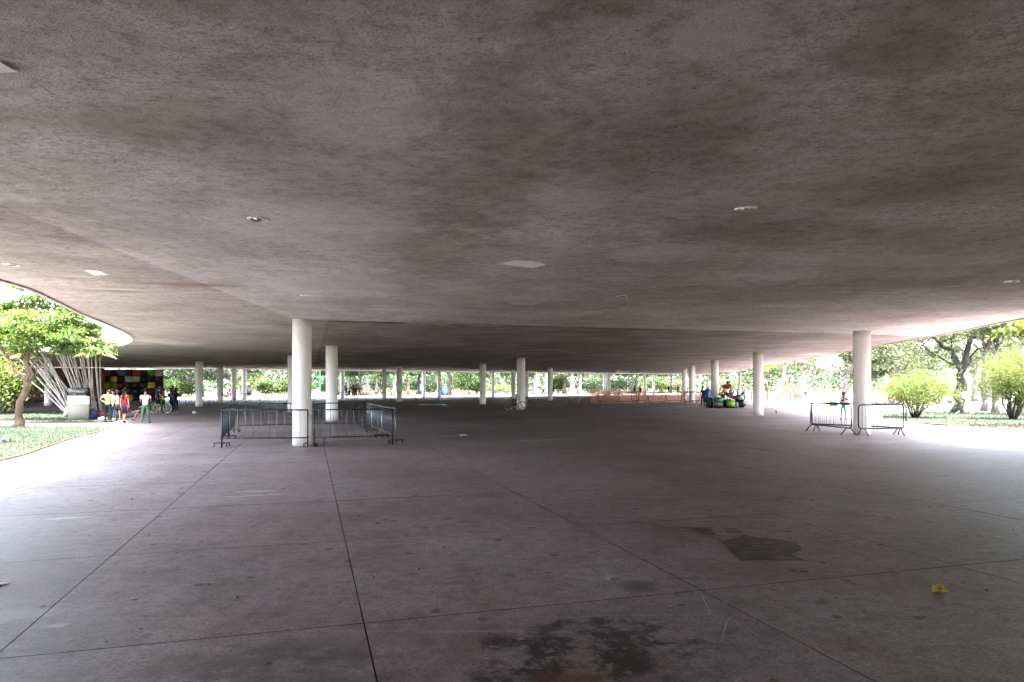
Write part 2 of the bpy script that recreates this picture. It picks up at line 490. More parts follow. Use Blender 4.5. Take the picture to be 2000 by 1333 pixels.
def grass_ground(name, a, b, c2, scale=1.2):
    t = NT(name)
    f = t.noise(scale, 8, 0.7)
    c = t.ramp(f, [(0.3, a), (0.5, b), (0.72, c2)])
    fine = t.noise(40, 4, 0.7)
    c = t.mix(c, t.ramp(fine, [(0.3, 0.6), (0.7, 1.25)]), 0.8, 'MULTIPLY')
    t.bump(fine, 0.6, 0.04)
    return t.fin(c, 0.95, 0.1)

M = {}
M['floor'] = floor_material()
M['ceiling'] = ceiling_material()
M['ceiling_dirty_shaded'] = ceiling_material('ceiling_render_brown_shaded', 0.0, 1.0)  # brown-stained far panels, base darkened too, to deepen the gloom of the interior
M['ceiling_left_dimmed'] = ceiling_material('ceiling_render_beige_dimmed', 1.0)  # left panels: streaky beige dirt, base also dimmed against overexposure near the edge
M['column'] = column_material()
M['earth'] = grass_ground('dark_earth', (0.05, 0.035, 0.025), (0.085, 0.055, 0.04), (0.12, 0.085, 0.06), 3)
M['lawn'] = grass_ground('lawn_green', (0.028, 0.038, 0.026), (0.042, 0.056, 0.038), (0.075, 0.078, 0.058))
M['lawn_dry'] = grass_ground('lawn_dry', (0.05, 0.06, 0.03), (0.08, 0.085, 0.045), (0.13, 0.12, 0.075), 0.25)
M['sand'] = grass_ground('pale_sand', (0.20, 0.175, 0.15), (0.27, 0.235, 0.20), (0.33, 0.29, 0.25), 0.2)
M['path'] = grass_ground('path_concrete', (0.36, 0.34, 0.31), (0.44, 0.42, 0.39), (0.50, 0.48, 0.45), 0.6)
M['white_trim'] = plain('white_trim', (0.75, 0.75, 0.73), 0.5)
M['steel_dark'] = plain('barrier_steel', (0.085, 0.095, 0.12), 0.42, 0.55, 0.35, 14, 0.5)
M['steel_grey'] = plain('barrier_galvanised', (0.15, 0.165, 0.20), 0.42, 0.6, 0.3, 14, 0.5)
M['steel_rail'] = plain('barrier_black_steel', (0.022, 0.025, 0.034), 0.45, 0.4, 0.3, 14, 0.5)
M['chrome'] = plain('reflector', (0.75, 0.75, 0.72), 0.18, 0.95, 0.1, 20, 0.5)
M['skin_a'] = plain('skin_tan', (0.36, 0.20, 0.13), 0.5, 0, 0.08)
M['skin_b'] = plain('skin_brown', (0.20, 0.10, 0.06), 0.5, 0, 0.08)
M['hair'] = plain('hair_black', (0.012, 0.010, 0.010), 0.45, 0, 0.3, 40)
M['black'] = plain('cloth_black', (0.018, 0.018, 0.022), 0.8)
M['dark'] = plain('cloth_charcoal', (0.045, 0.045, 0.055), 0.8)
M['denim'] = plain('denim_blue', (0.025, 0.045, 0.11), 0.85)
M['denim_light'] = plain('denim_pale', (0.22, 0.31, 0.48), 0.85)
M['white'] = plain('cloth_white', (0.72, 0.72, 0.73), 0.8, 0, 0.08)
M['grey'] = plain('cloth_grey', (0.32, 0.31, 0.35), 0.8)
M['yellow'] = plain('cloth_yellow', (0.72, 0.68, 0.22), 0.8, 0, 0.12)
M['red'] = plain('cloth_red', (0.55, 0.025, 0.04), 0.8)
M['pink'] = plain('cloth_pink', (0.75, 0.05, 0.30), 0.8)
M['purple'] = plain('cloth_purple', (0.20, 0.10, 0.38), 0.8)
M['teal'] = plain('cloth_teal', (0.03, 0.25, 0.32), 0.8)
M['green'] = plain('paint_green', (0.02, 0.30, 0.09), 0.5)
M['lime'] = plain('plastic_lime', (0.22, 0.62, 0.03), 0.35)
M['yellow_p'] = plain('plastic_yellow', (0.80, 0.62, 0.03), 0.35)
M['blue_p'] = plain('plastic_blue', (0.015, 0.12, 0.62), 0.35)
M['red_p'] = plain('plastic_red', (0.62, 0.03, 0.03), 0.35)
M['orange_p'] = plain('plastic_orange', (0.85, 0.30, 0.05), 0.4)
M['rubber'] = plain('rubber_black', (0.02, 0.02, 0.022), 0.7)
M['sole'] = plain('shoe_sole', (0.62, 0.60, 0.57), 0.7)
M['brown'] = plain('wood_brown', (0.16, 0.085, 0.05), 0.7, 0, 0.3)
M['bark_brown'] = bark_mat('bark_brown', (0.075, 0.045, 0.032), (0.19, 0.125, 0.09))
M['bark_dark'] = bark_mat('bark_dark', (0.028, 0.024, 0.024), (0.085, 0.072, 0.066))
M['bark_pale'] = bark_mat('bark_pale', (0.30, 0.25, 0.23), (0.52, 0.47, 0.44))
M['bark_grey'] = bark_mat('bark_grey', (0.13, 0.115, 0.11), (0.30, 0.27, 0.25))
M['bark_pink'] = bark_mat('bark_pinkish', (0.26, 0.17, 0.13), (0.46, 0.33, 0.27))
M['cane'] = bark_mat('palm_cane', (0.34, 0.29, 0.27), (0.72, 0.66, 0.62), 9)
M['leaf_bright'] = leaf_mat('leaf_bright', (0.035, 0.085, 0.02), (0.11, 0.20, 0.035), (0.27, 0.33, 0.05), 0.45, 0.62)
M['leaf_mid'] = leaf_mat('leaf_mid', (0.022, 0.06, 0.02), (0.06, 0.125, 0.03), (0.14, 0.21, 0.05))
M['leaf_dark'] = leaf_mat('leaf_dark', (0.010, 0.030, 0.016), (0.028, 0.065, 0.030), (0.06, 0.10, 0.04), 0.3)
M['leaf_grey'] = leaf_mat('leaf_grey', (0.05, 0.08, 0.05), (0.11, 0.15, 0.085), (0.21, 0.24, 0.14), 0.45, 0.55)
M['leaf_yellow'] = leaf_mat('leaf_yellow', (0.05, 0.10, 0.015), (0.17, 0.21, 0.025), (0.42, 0.36, 0.03), 0.45, 0.62)
M['wood_bright'] = leaf_mat('wood_bright', (0.030, 0.085, 0.02), (0.09, 0.19, 0.035), (0.22, 0.31, 0.05), 0.4, 0.29)
M['wood_mid'] = leaf_mat('wood_mid', (0.015, 0.055, 0.02), (0.045, 0.12, 0.035), (0.11, 0.20, 0.05), 0.4, 0.23)
M['leaf_bush'] = leaf_mat('leaf_feathery', (0.045, 0.10, 0.025), (0.14, 0.205, 0.035), (0.33, 0.33, 0.05), 0.45, 0.46)
M['leaf_palm'] = leaf_mat('leaf_palm', (0.06, 0.11, 0.03), (0.20, 0.24, 0.05), (0.50, 0.33, 0.09), 0.4)
M['leaf_fern'] = leaf_mat('leaf_fern', (0.025, 0.07, 0.02), (0.07, 0.15, 0.035), (0.15, 0.24, 0.06))
M['grass_blade'] = leaf_mat('grass_blade', (0.05, 0.075, 0.045), (0.095, 0.135, 0.08), (0.19, 0.20, 0.14), 0.3)
M['leaf_litter'] = leaf_mat('leaf_litter', (0.14, 0.06, 0.03), (0.30, 0.15, 0.07), (0.46, 0.30, 0.16), 0.1)

# ------------------------------------------------------------------ plan of the place
U = Vector((0.9588, 0.284)); V = Vector((-0.284, 0.9588))       # joint directions

def spline(pts, sub=6):
    out = []
    n = len(pts)
    for i in range(n):
        p0, p1, p2, p3 = [Vector(pts[(i + k) % n]) for k in (-1, 0, 1, 2)]
        for s in range(sub):
            u = s / sub
            out.append(0.5 * ((2 * p1) + (p2 - p0) * u + (2 * p0 - 5 * p1 + 4 * p2 - p3) * u * u + (3 * p1 - p0 - 3 * p2 + p3) * u ** 3))
    return out

ROOF = [(-60, -45), (-60, -14), (-38, -8), (-23, -3), (-14.5, 1.5), (-10.9, 5.5), (-9.7, 9.5), (-9.75, 13.2), (-10.9, 16.4), (-11.95, 18.9), (-13.05, 21.9), (-14.15, 24.7),
        (-14.95, 26.7), (-16.05, 29.0), (-17.4, 31.4), (-18.95, 33.6), (-20.6, 35.6), (-23.6, 38.2), (-29, 41.2), (-37, 44), (-52, 48), (-80, 52),
        (-84, 74), (-60, 79), (-46, 83), (-30, 92), (-11, 105), (10, 117), (27, 126), (43, 134),
        (39.5, 124), (33, 99), (29.4, 83), (25.6, 68), (22.0, 50), (18.9, 36), (17.1, 27.5), (15.4, 20.8), (15.9, 19.0), (19.5, 17.0), (30, 15.4), (60, 13), (60, -45)]  # outline out of view is shaped to set how much light enters each side
ROOF_S = spline(ROOF, 5)
FLOOR = [(-60, -48), (-60, -13), (-38, -6.4), (-24, -1.2), (-16, 3.4), (-13, 7.2), (-12.2, 10.5), (-12.5, 16.6), (-13.9, 20.2), (-15.2, 23.4), (-16.3, 26.8), (-17.2, 29.2), (-18.1, 31.2), (-19.4, 33.0),
         (-22.5, 41), (-30, 46.5), (-42, 50), (-90, 56), (-90, 84), (-52, 92), (-32, 101), (-12, 113), (10, 124), (30, 134), (56, 142),
         (52, 120), (47, 80), (44, 60), (35, 50.5), (25, 44.5), (20.3, 37.6), (19.2, 31), (18.8, 25), (18.8, 18), (24, 14), (34, 12), (60, 10), (60, -48)]

def poly_faces(pts, cutters):
    """cut a plan outline along lines (point, normal); returns list of 2D polygons"""
    bm = bmesh.new()
    vs = [bm.verts.new((p[0], p[1], 0)) for p in pts]
    bm.faces.new(vs)
    for (p, nrm) in cutters:
        bmesh.ops.bisect_plane(bm, geom=bm.verts[:] + bm.edges[:] + bm.faces[:], dist=1e-5, plane_co=(p[0], p[1], 0), plane_no=(nrm[0], nrm[1], 0))
    bm.normal_update()
    return bm

def flat(name, pts, z, mat, kind='structure', thick=None):
    bm = bmesh.new()
    f = bm.faces.new([bm.verts.new((p[0], p[1], z)) for p in pts])
    bm.normal_update()
    if f.normal.z < 0: bmesh.ops.reverse_faces(bm, faces=[f])
    if thick:
        r = bmesh.ops.extrude_face_region(bm, geom=[f])
        bmesh.ops.translate(bm, verts=[e for e in r['geom'] if isinstance(e, bmesh.types.BMVert)], vec=(0, 0, 0))
        for v in [v for v in bm.verts if v not in [e for e in r['geom'] if isinstance(e, bmesh.types.BMVert)]]: v.co.z -= thick
        bmesh.ops.recalc_face_normals(bm, faces=bm.faces[:])
    bmesh.ops.triangulate(bm, faces=[f for f in bm.faces if len(f.verts) > 4])
    me = bpy.data.meshes.new(name); bm.to_mesh(me); bm.free()
    o = link(name, me, mat)
    if kind: o['kind'] = kind
    return o

# ground far and wide
g = MB(); g.add([(-900, -700, -0.06), (900, -700, -0.06), (900, 1200, -0.06), (-900, 1200, -0.06)], [(0, 1, 2, 3)])
tag(g.build('ground', M['lawn_dry']), kind='structure')

# floor slabs ------------------------------------------------------------------
floor_root = empty('floor', kind='structure')
base = flat('joint_bed', FLOOR, -0.022, M['earth'], None); base.parent = floor_root
ORG = Vector((-1.15, 5.30))
ucuts = [-2.46 - 2.95 * k for k in range(0, 26)] + [2.98 * k for k in range(0, 24)]
vcuts = [2.92 * k for k in range(-18, 48)]
cut = [(ORG + U * a, U) for a in ucuts] + [(ORG + V * b, V) for b in vcuts]
bm = poly_faces(FLOOR, cut)
cells = [[v.co.copy() for v in f.verts] for f in bm.faces]
bm.free()
def in_view(c):
    return c.y > 2.6 and abs(c.x) < 0.80 * c.y + 3.0
cells.sort(key=lambda c: (not in_view(sum(c, Vector()) / len(c)), (sum(c, Vector()) / len(c)).length))
def slab_bm(bm, cell, gap=0.0075):
    vs = [bm.verts.new((p.x, p.y, 0)) for p in cell]
    try: f = bm.faces.new(vs)
    except ValueError: return
    f.normal_update()
    if f.normal.z < 0: f.normal_flip()
    if f.calc_area() < 0.02:
        return
    r = bmesh.ops.inset_individual(bm, faces=[f], thickness=gap, depth=0.0)
    rim = [x for x in r['faces']]
    for v in {v for x in rim for v in x.verts} - set(f.verts): v.co.z = -0.05
    for x in rim: x.material_index = 1
    c0 = f.calc_center_median()
    f.tag = True
for i, cell in enumerate(cells[:290]):
    bm = bmesh.new()
    dz = random.uniform(-0.0015, 0.0015)
    slab_bm(bm, cell)
    for v in bm.verts: v.co.z += dz
    bmesh.ops.triangulate(bm, faces=[f for f in bm.faces if len(f.verts) > 4])
    me = bpy.data.meshes.new('slab'); bm.to_mesh(me); bm.free()
    link('slab', me, [M['floor'], M['earth']], floor_root)
bm = bmesh.new()
for cell in cells[290:]:
    slab_bm(bm, cell)
bmesh.ops.triangulate(bm, faces=[f for f in bm.faces if len(f.verts) > 4])
me = bpy.data.meshes.new('slab_field'); bm.to_mesh(me); bm.free()
tag(link('slab_field', me, [M['floor'], M['earth']], floor_root), kind='stuff')

# repaired patch and tar line in the floor
def ragged(pts, seed, amp, sub=5):
    rr = random.Random(seed); out = []
    n = len(pts)
    for i in range(n):
        a, b = Vector(pts[i]), Vector(pts[(i + 1) % n])
        for k in range(sub):
            p = a.lerp(b, k / sub)
            out.append((p.x + rr.uniform(-amp, amp), p.y + rr.uniform(-amp, amp)))
    return out
def tar_mat():
    t = NT('tar_repair')
    f = t.noise(5.5, 7, 0.75, t.map((0.8, 2.4, 1), rz=0.25))
    c = t.ramp(f, [(0.42, (0.006, 0.010, 0.018)), (0.5, (0.014, 0.014, 0.018)), (0.55, (0.085, 0.03, 0.02)), (0.60, (0.16, 0.13, 0.125))])
    t.bump(t.noise(30, 5), 0.3, 0.006)
    return t.fin(c, 0.5, 0.4)
M['tar'] = tar_mat()
def px_poly(pp): return [(P(x, y).x, P(x, y).y) for x, y in pp]
pt = flat('repair_patch', ragged(px_poly([(1411, 1058), (1450, 1046), (1480, 1050), (1560, 1062), (1564, 1074), (1545, 1086), (1575, 1096), (1446, 1096), (1428, 1082)]), 3, 0.018), 0.004, M['tar'], None)
pt.parent = floor_root
for pp in ([(1327, 1030), (1390, 1031), (1391, 1040), (1404, 1047), (1370, 1044)], [(1412, 1031), (1440, 1034), (1452, 1042), (1420, 1041)], [(1448, 1045), (1462, 1047), (1490, 1056), (1560, 1061), (1480, 1060)], [(1540, 1113), (1555, 1112), (1556, 1118), (1541, 1117)], [(1562, 1114), (1580, 1116), (1578, 1120), (1564, 1119)]):
    q = flat('repair_smear', ragged(px_poly(pp), 5 + pp[0][0], 0.012), 0.0035, M['tar'], None); q.parent = floor_root
def strip(pts, w, z, mat, name, parent=None, seed=0):
    rr = random.Random(seed)
    pts = [Vector((p[0], p[1])) for p in pts]
    fine = []
    for a, b in zip(pts, pts[1:]):
        k = max(2, int((b - a).length / 0.12))
        fine += [a.lerp(b, i / k) for i in range(k)]
    fine.append(pts[-1])
    m = MB(); vs = []
    for i, p in enumerate(fine):
        t = (fine[min(i + 1, len(fine) - 1)] - fine[max(i - 1, 0)]).normalized()
        nn = Vector((-t.y, t.x)); ww = w * rr.uniform(0.55, 1.25) * (0.3 if i in (0, len(fine) - 1) else 1)
        j = nn * rr.uniform(-w * .3, w * .3)
        vs += [(*(p + j + nn * ww / 2), z), (*(p + j - nn * ww / 2), z)]
    m.add(vs, [(2 * i, 2 * i + 1, 2 * i + 3, 2 * i + 2) for i in range(len(fine) - 1)])
    return m.build(name, mat, parent)
strip(px_poly([(1200, 1010), (1225, 1014), (1255, 1023), (1290, 1030), (1330, 1037), (1372, 1046), (1411, 1058)]), 0.022, 0.0035, M['tar'], 'tar_line', floor_root, 2)
chalk = plain('chalk_mark', (0.5, 0.5, 0.53), 0.9, 0, 0.3, 60)
for k, pp in enumerate(([(1410, 1255), (1413, 1235), (1419, 1215), (1427, 1206)], [(1370, 1160), (1378, 1180), (1392, 1200)], [(1434, 1333), (1448, 1326), (1470, 1327)], [(1380, 1190), (1388, 1206)])):
    strip(px_poly(pp), 0.006, 0.003, chalk, 'scratch', floor_root, k + 9)

# garden on the left ------------------------------------------------------------
LAWN1 = spline([(-12.5, 13.2), (-12.35, 16.6), (-13.7, 20.2), (-15.0, 23.4), (-16.1, 26.8), (-17.0, 28.4), (-17.8, 29.0), (-22, 29.3), (-30, 29.5), (-45, 29.6), (-60, 24), (-44, 12.5), (-28, 12), (-16, 12)], 5)
LAWN2 = spline([(-19.8, 33.4), (-23, 33.0), (-30, 33.0), (-46, 33.1), (-62, 36), (-60, 47), (-46, 49.2), (-34, 46.8), (-27, 43.5), (-22.6, 38.5), (-20.6, 35.2)], 5)
PATHL = [(-17.9, 29.2), (-22, 29.6), (-30, 29.8), (-70, 29.9), (-70, 33.0), (-46, 32.9), (-30, 32.8), (-23, 32.8), (-19.2, 33.1), (-17.6, 31.4)]
tag(flat('bounce_paving', [(-60, -12.8), (-38, -6.2), (-24, -1.0), (-16.1, 3.6), (-13.1, 7.3), (-12.4, 11.9), (-28, 11.5), (-60, 12)], -0.01, M['path']), kind='structure')  # unseen pale paving added to bounce light up to the ceiling
tag(flat('garden_path', PATHL, 0.004, M['path']), kind='structure')
def lawn_mesh(name, poly, z, mat, bump=0.03):
    # domed turf with a soil lip
    bm = bmesh.new()
    f = bm.faces.new([bm.verts.new((p[0], p[1], z * 0.4)) for p in poly]); bm.normal_update()
    if f.normal.z < 0: f.normal_flip()
    bmesh.ops.inset_region(bm, faces=[f], thickness=0.28, depth=0.0)
    inner = [x for x in bm.faces if len(x.verts) > 4]
    for x in inner:
        for v in x.verts: v.co.z = z
    r2 = inner
    mi = {}
    for x in bm.faces: x.material_index = 0 if x in inner else 1
    # skirt
    bmesh.ops.triangulate(bm, faces=[x for x in bm.faces if len(x.verts) > 4])
    ed = [e for e in bm.edges if len(e.link_faces) == 1]
    r = bmesh.ops.extrude_edge_only(bm, edges=ed)
    for v in [v for v in r['geom'] if isinstance(v, bmesh.types.BMVert)]: v.co.z = -0.08
    for x in bm.faces:
        if any(v.co.z < -0.05 for v in x.verts): x.material_index = 1
    bmesh.ops.recalc_face_normals(bm, faces=bm.faces[:])
    me = bpy.data.meshes.new(name); bm.to_mesh(me); bm.free()
    o = link(name, me, [mat, M['earth']]); o['kind'] = 'structure'
    return o
lawn_mesh('lawn', LAWN1, 0.06, M['lawn'])
lawn_mesh('lawn', LAWN2, 0.05, M['lawn'])

# right hand side: pale plaza, lawn, leaf litter
PLAZA = [(25.3, 44.4), (35.2, 50.2), (44, 59.8), (47, 79.8), (52, 119.8), (57, 143), (120, 150), (150, 90), (130, 46), (70, 44), (40, 43)]
tag(flat('plaza', PLAZA, -0.012, M['sand']), kind='structure')
LAWN3 = spline([(20.5, 37.4), (19.8, 33.6), (20.4, 31.4), (24, 30.0), (28, 29.0), (40, 27), (70, 26), (75, 40), (60, 45.5), (40, 45.2), (30, 45.2), (25.2, 44.2), (22.3, 41.0)], 5)
lawn_mesh('lawn', LAWN3, 0.016, M['lawn'])
LITTER = [(19.8, 31), (18.95, 25), (18.95, 18), (24.2, 14.2), (34, 12.2), (75, 10.2), (74, 25.6), (40, 26.6), (28, 28.8), (21.8, 31.2)]
tag(flat('soil', LITTER, -0.008, M['sand']), kind='structure')
# far promenade beyond the roof
FARP = [(-90, 84.2), (-52, 92.2), (-32, 101.2), (-12, 113.2), (10, 124.2), (30, 134.2), (56, 142.2), (57, 150), (30, 142), (8, 131), (-14, 120), (-34, 107), (-54, 98), (-90, 92)]
tag(flat('promenade', FARP, -0.02, M['path']), kind='structure')

# ------------------------------------------------------------------ canopy
canopy = empty('concrete_canopy', label='low concrete canopy roof on round white columns, spanning the whole picture', cat='canopy')
CZ = 3.85
COL1 = Vector((-6.35, 20.6)); 
CREASE = Vector((0.9973, 0.074))
ccut = [(COL1 + V * 0.42 , V), (Vector((0, 11.3)), V), (COL1 + V * 15.2, V), (COL1 + V * 30, V), (COL1 + V * 46, V), (Vector((0, 0)), V), (Vector((0, -14)), V)]
bm = poly_faces(ROOF_S, ccut)
far_f = [f for f in bm.faces if (f.calc_center_median().xy - COL1 - V * 0.42).dot(V) > 0]
bmesh.ops.bisect_plane(bm, geom=list({v for f in far_f for v in f.verts}) + list({e for f in far_f for e in f.edges}) + far_f, dist=1e-5, plane_co=(COL1.x - 1.0, COL1.y + 6, 0), plane_no=(U.x, U.y, 0))
near = [f for f in bm.faces if (f.calc_center_median().xy - COL1 - V * 0.42).dot(V) < 0]
bmesh.ops.bisect_plane(bm, geom=list({v for f in near for v in f.verts}) + list({e for f in near for e in f.edges}) + near, dist=1e-5, plane_co=(COL1.x - .3, COL1.y, 0), plane_no=(CREASE.x, CREASE.y, 0))
panels = [[v.co.copy() for v in f.verts] for f in bm.faces]; bm.free()
def ceil_z(p):
    q = Vector((p.x, p.y))
    s = (q - COL1 + Vector((0.3, 0))).dot(CREASE)
    return CZ + (0.0 * min(-s, 9) if s < -1e-3 and (q - COL1 - V * 0.42).dot(V) < 0 else 0.0)
for cell in panels:
    c0 = sum(cell, Vector()) / len(cell)
    bm = bmesh.new()
    cm = Vector((c0.x, c0.y))
    left = (cm - COL1 + Vector((0.3, 0))).dot(CREASE) < 0 and (cm - COL1 - V * 0.42).dot(V) < 0
    f = bm.faces.new([bm.verts.new((p.x, p.y, 0)) for p in cell]); f.normal_update()
    if f.normal.z > 0: f.normal_flip()
    for v in bm.verts:
        s = (Vector((v.co.x, v.co.y)) - COL1 + Vector((0.3, 0))).dot(CREASE)
        v.co.z = CZ + ((0.0 * min(max(-s, 0), 9)) if left else 0.0)
    bmesh.ops.triangulate(bm, faces=[x for x in bm.faces if len(x.verts) > 4])
    me = bpy.data.meshes.new('ceiling_panel'); bm.to_mesh(me); bm.free()
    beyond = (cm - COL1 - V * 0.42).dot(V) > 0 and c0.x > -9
    link('ceiling_panel', me, M['ceiling_left_dimmed' if left or ((cm - COL1 - V * 0.42).dot(V) > 0 and c0.x < -9) else 'ceiling_dirty_shaded' if beyond else 'ceiling'], canopy)
# slab body and edge band
m = MB()
n = len(ROOF_S)
vs = [(p.x, p.y, 4.02) for p in ROOF_S] + [(p.x, p.y, 4.42) for p in ROOF_S]
m.add(vs, [tuple(range(n)), tuple(range(2 * n - 1, n - 1, -1))])
bm = bmesh.new(); me = m.mesh('roof_slab'); bm.from_mesh(me)
bmesh.ops.triangulate(bm, faces=bm.faces[:]); bm.to_mesh(me); bm.free()
link('roof_slab', me, M['ceiling'], canopy)
fm = plain('fascia_concrete', (0.30, 0.27, 0.24), 0.85, 0, 0.35, 3.0)
m = MB()
cen = []
for i, p in enumerate(ROOF_S):
    t = (ROOF_S[(i + 1) % n] - ROOF_S[i - 1]).normalized(); nn = Vector((-t.y, t.x))     # outline runs clockwise on the left side
    cen.append((p, nn))
area = sum(ROOF_S[i].x * ROOF_S[(i + 1) % n].y - ROOF_S[(i + 1) % n].x * ROOF_S[i].y for i in range(n))
sg = -1.0 if area > 0 else 1.0
vs = []
for p, nn in cen:
    o = p + nn * sg * 0.09; a = p - nn * sg * 0.02
    zb = ceil_z(p)
    vs += [(a.x, a.y, zb - 0.035), (o.x, o.y, zb - 0.035), (o.x, o.y, 4.5), (a.x, a.y, 4.5)]
fs = []
for i in range(n):
    j = (i + 1) % n
    for k in range(4):
        l = (k + 1) % 4
        fs.append((i * 4 + k, i * 4 + l, j * 4 + l, j * 4 + k))
m.add(vs, fs); m.build('edge_band', fm, canopy)

# columns
COLS = [(590, 20.95, 0.285), (648, 35.2, 0.30), (570.5, 47.5, 0.30), (389, 58.3, 0.30), (430, 71.5, 0.30), (457, 85, 0.30), (477, 88.5, 0.29), (94.5, 60.5, 0.30),
        (1683, 25.6, 0.305), (1480.5, 41.7, 0.30), (1396, 56, 0.30), (1351.5, 71.8, 0.30), (1337, 83.5, 0.30), (1188.5, 113, 0.28), (1180.5, 119, 0.25), (1259, 119, 0.28), (1276.5, 124, 0.25),
        (1017.5, 51, 0.31), (943, 65, 0.30), (1002.5, 90, 0.29), (1029, 99, 0.27), (1074.5, 80, 0.30), (962.5, 106, 0.27), (750.5, 86, 0.30), (780, 75.5, 0.30), (828, 103, 0.28), (857.5, 101, 0.28), (668.5, 95, 0.28)]
for (px, d, r) in COLS:
    p = D(px, d)
    m = MB()
    zt = ceil_z(p) + 0.02
    m.lathe([(r, -0.03), (r, 0.02), (r * 0.998, zt * 0.3), (r * 1.002, zt * 0.6), (r, zt)], n=40)
    m.build('column', M['column'], canopy, p)
# columns behind the viewer keep the same grid
for q in ((-10, -12), (9, -8), (24, -20), (-28, -20), (-2, -30)):
    m = MB(); m.lathe([(0.3, -0.03), (0.3, 3.87)], n=24); m.build('column', M['column'], canopy, (*q, 0))

# plaster patches on the ceiling
pm = plain('fresh_plaster', (0.88, 0.87, 0.88), 0.9, 0, 0.1, 12)
def on_ceiling(pp, name, mat, zoff=0.004, ragg=0.015):
    pts = []
    for (x, y) in pp:
        d = (CZ - CAM_H) * F / (HORIZON - y); pts.append(((x - 1000) / F * d, d))
    pts = ragged(pts, pp[0][0], ragg, 4)
    bm = bmesh.new(); f = bm.faces.new([bm.verts.new((p[0], p[1], ceil_z(Vector((p[0], p[1], 0))) - zoff)) for p in pts]); f.normal_update()
    if f.normal.z > 0: f.normal_flip()
    bmesh.ops.triangulate(bm, faces=bm.faces[:])
    me = bpy.data.meshes.new(name); bm.to_mesh(me); bm.free()
    return link(name, me, mat, canopy)
on_ceiling([(975, 515), (1006, 508), (1050, 511), (1068, 517), (1040, 524), (1000, 519)], 'plaster_patch', pm)
on_ceiling([(990, 595), (1020, 590), (1062, 590), (1040, 597)], 'plaster_patch', plain('old_plaster', (0.48, 0.46, 0.46), 0.9), 0.003)
on_ceiling([(0, 118), (34, 138), (0, 139), (-30, 130)], 'hatch', M['white_trim'], 0.012, 0.002)
on_ceiling([(165, 528), (190, 528), (212, 537), (185, 538)], 'plaster_patch', pm, 0.005)
rebar = plain('spalled_concrete', (0.34, 0.30, 0.26), 0.95, 0, 0.6, 7)
for (x0, x1, y0) in ((800, 850, 631), (852, 880, 634), (915, 985, 635), (655, 720, 634)):
    on_ceiling([(x0, y0), ((x0 + x1) / 2, y0 - 3), (x1, y0 - 1), (x1 - 8, y0 + 3), (x0 + 12, y0 + 3)], 'spalled_edge', rebar, 0.006, 0.05)

def ceil_px(x, y):
    d = (CZ - CAM_H) * F / (HORIZON - y); return ((x - 1000) / F * d, d)
crack = plain('crack_shadow', (0.06, 0.045, 0.04), 0.95)
for k, pp in enumerate(([(640, 500), (760, 505), (900, 512), (975, 515)], [(1068, 518), (1180, 524), (1230, 532), (1330, 538), (1420, 536)], [(615, 624), (760, 629), (900, 634), (1080, 640), (1300, 646), (1640, 652)], [(60, 150), (95, 178), (150, 205)], [(1290, 505), (1345, 515), (1360, 522)], [(420, 575), (480, 582), (560, 588)])):
    w_ = (.006, .007, .03, .006, .005, .006)[k]
    st_ = strip([ceil_px(*q) for q in pp], w_, CZ - .0035, crack, 'crack', canopy, 40 + k)
# recessed lamps
lamp_spots = [(505, 428, 'round recessed ceiling lamp with white rim, left of the two nearest'), (1457, 405, 'round recessed ceiling lamp with loose chipped rim, right of the two nearest'),
              (597, 578, 'recessed ceiling lamp above the fenced column, small and pale'), (1743, 617, 'recessed ceiling lamp nearest to the right-hand fenced column'),
              (1604, 649, 'recessed ceiling lamp just left of the right-hand column head'), (1551, 667, 'farthest of the row of recessed lamps left of the right column'),
              (1975, 550, 'recessed ceiling lamp by the right border of the picture'), (22, 517, 'recessed ceiling lamp near the left roof edge'), (1215, 579, 'broken recessed ceiling lamp with dark chipped hole around it')]
holem = plain('lamp_housing', (0.05, 0.05, 0.05), 0.5)
def make_lamp(broken=False):
    r = empty('ceiling_lamp')
    m = MB(); m.lathe([(0.128, 0.003), (0.126, -0.008), (0.118, -0.014), (0.108, -0.014), (0.104, -0.010), (0.104, -0.003)], n=32); m.build('rim', plain('white_enamel_dirty', (0.86, 0.85, 0.82), 0.45, 0, 0.35, 18), r)
    m = MB(); m.lathe([(0.104, -0.009), (0.090, -0.006), (0.06, -0.004), (0.0, -0.003)], n=32); rf = m.build('reflector', M['chrome'] if not broken else holem, r)
    if not broken:
        m = MB(); m.lathe([(0.0, -0.020), (0.024, -0.018), (0.034, -0.010), (0.026, -0.004)], n=16); m.build('bulb', plain('frosted_bulb', (0.30, 0.30, 0.29), 0.3), rf)
    m = MB(); m.tube([(-.09, .02, -.012), (-.03, -.02, -.016), (.05, .03, -.015), (.095, 0, -.012)], .004, 5); m.build('spring_clip', holem, r)
    return r
for i, (px, py, lab) in enumerate(lamp_spots):
    d = (CZ - CAM_H) * F / (HORIZON - py)
    r = make_lamp(i == 8)
    x = (px - 1000) / F * d
    r.location = (x, d, ceil_z(Vector((x, d, 0))))
    if i == 1: r.rotation_euler = (R(4), R(-5), 0.4); r.location.z -= .012
    tag(r, lab, 'ceiling lamp', 'recessed lamps in the canopy ceiling')

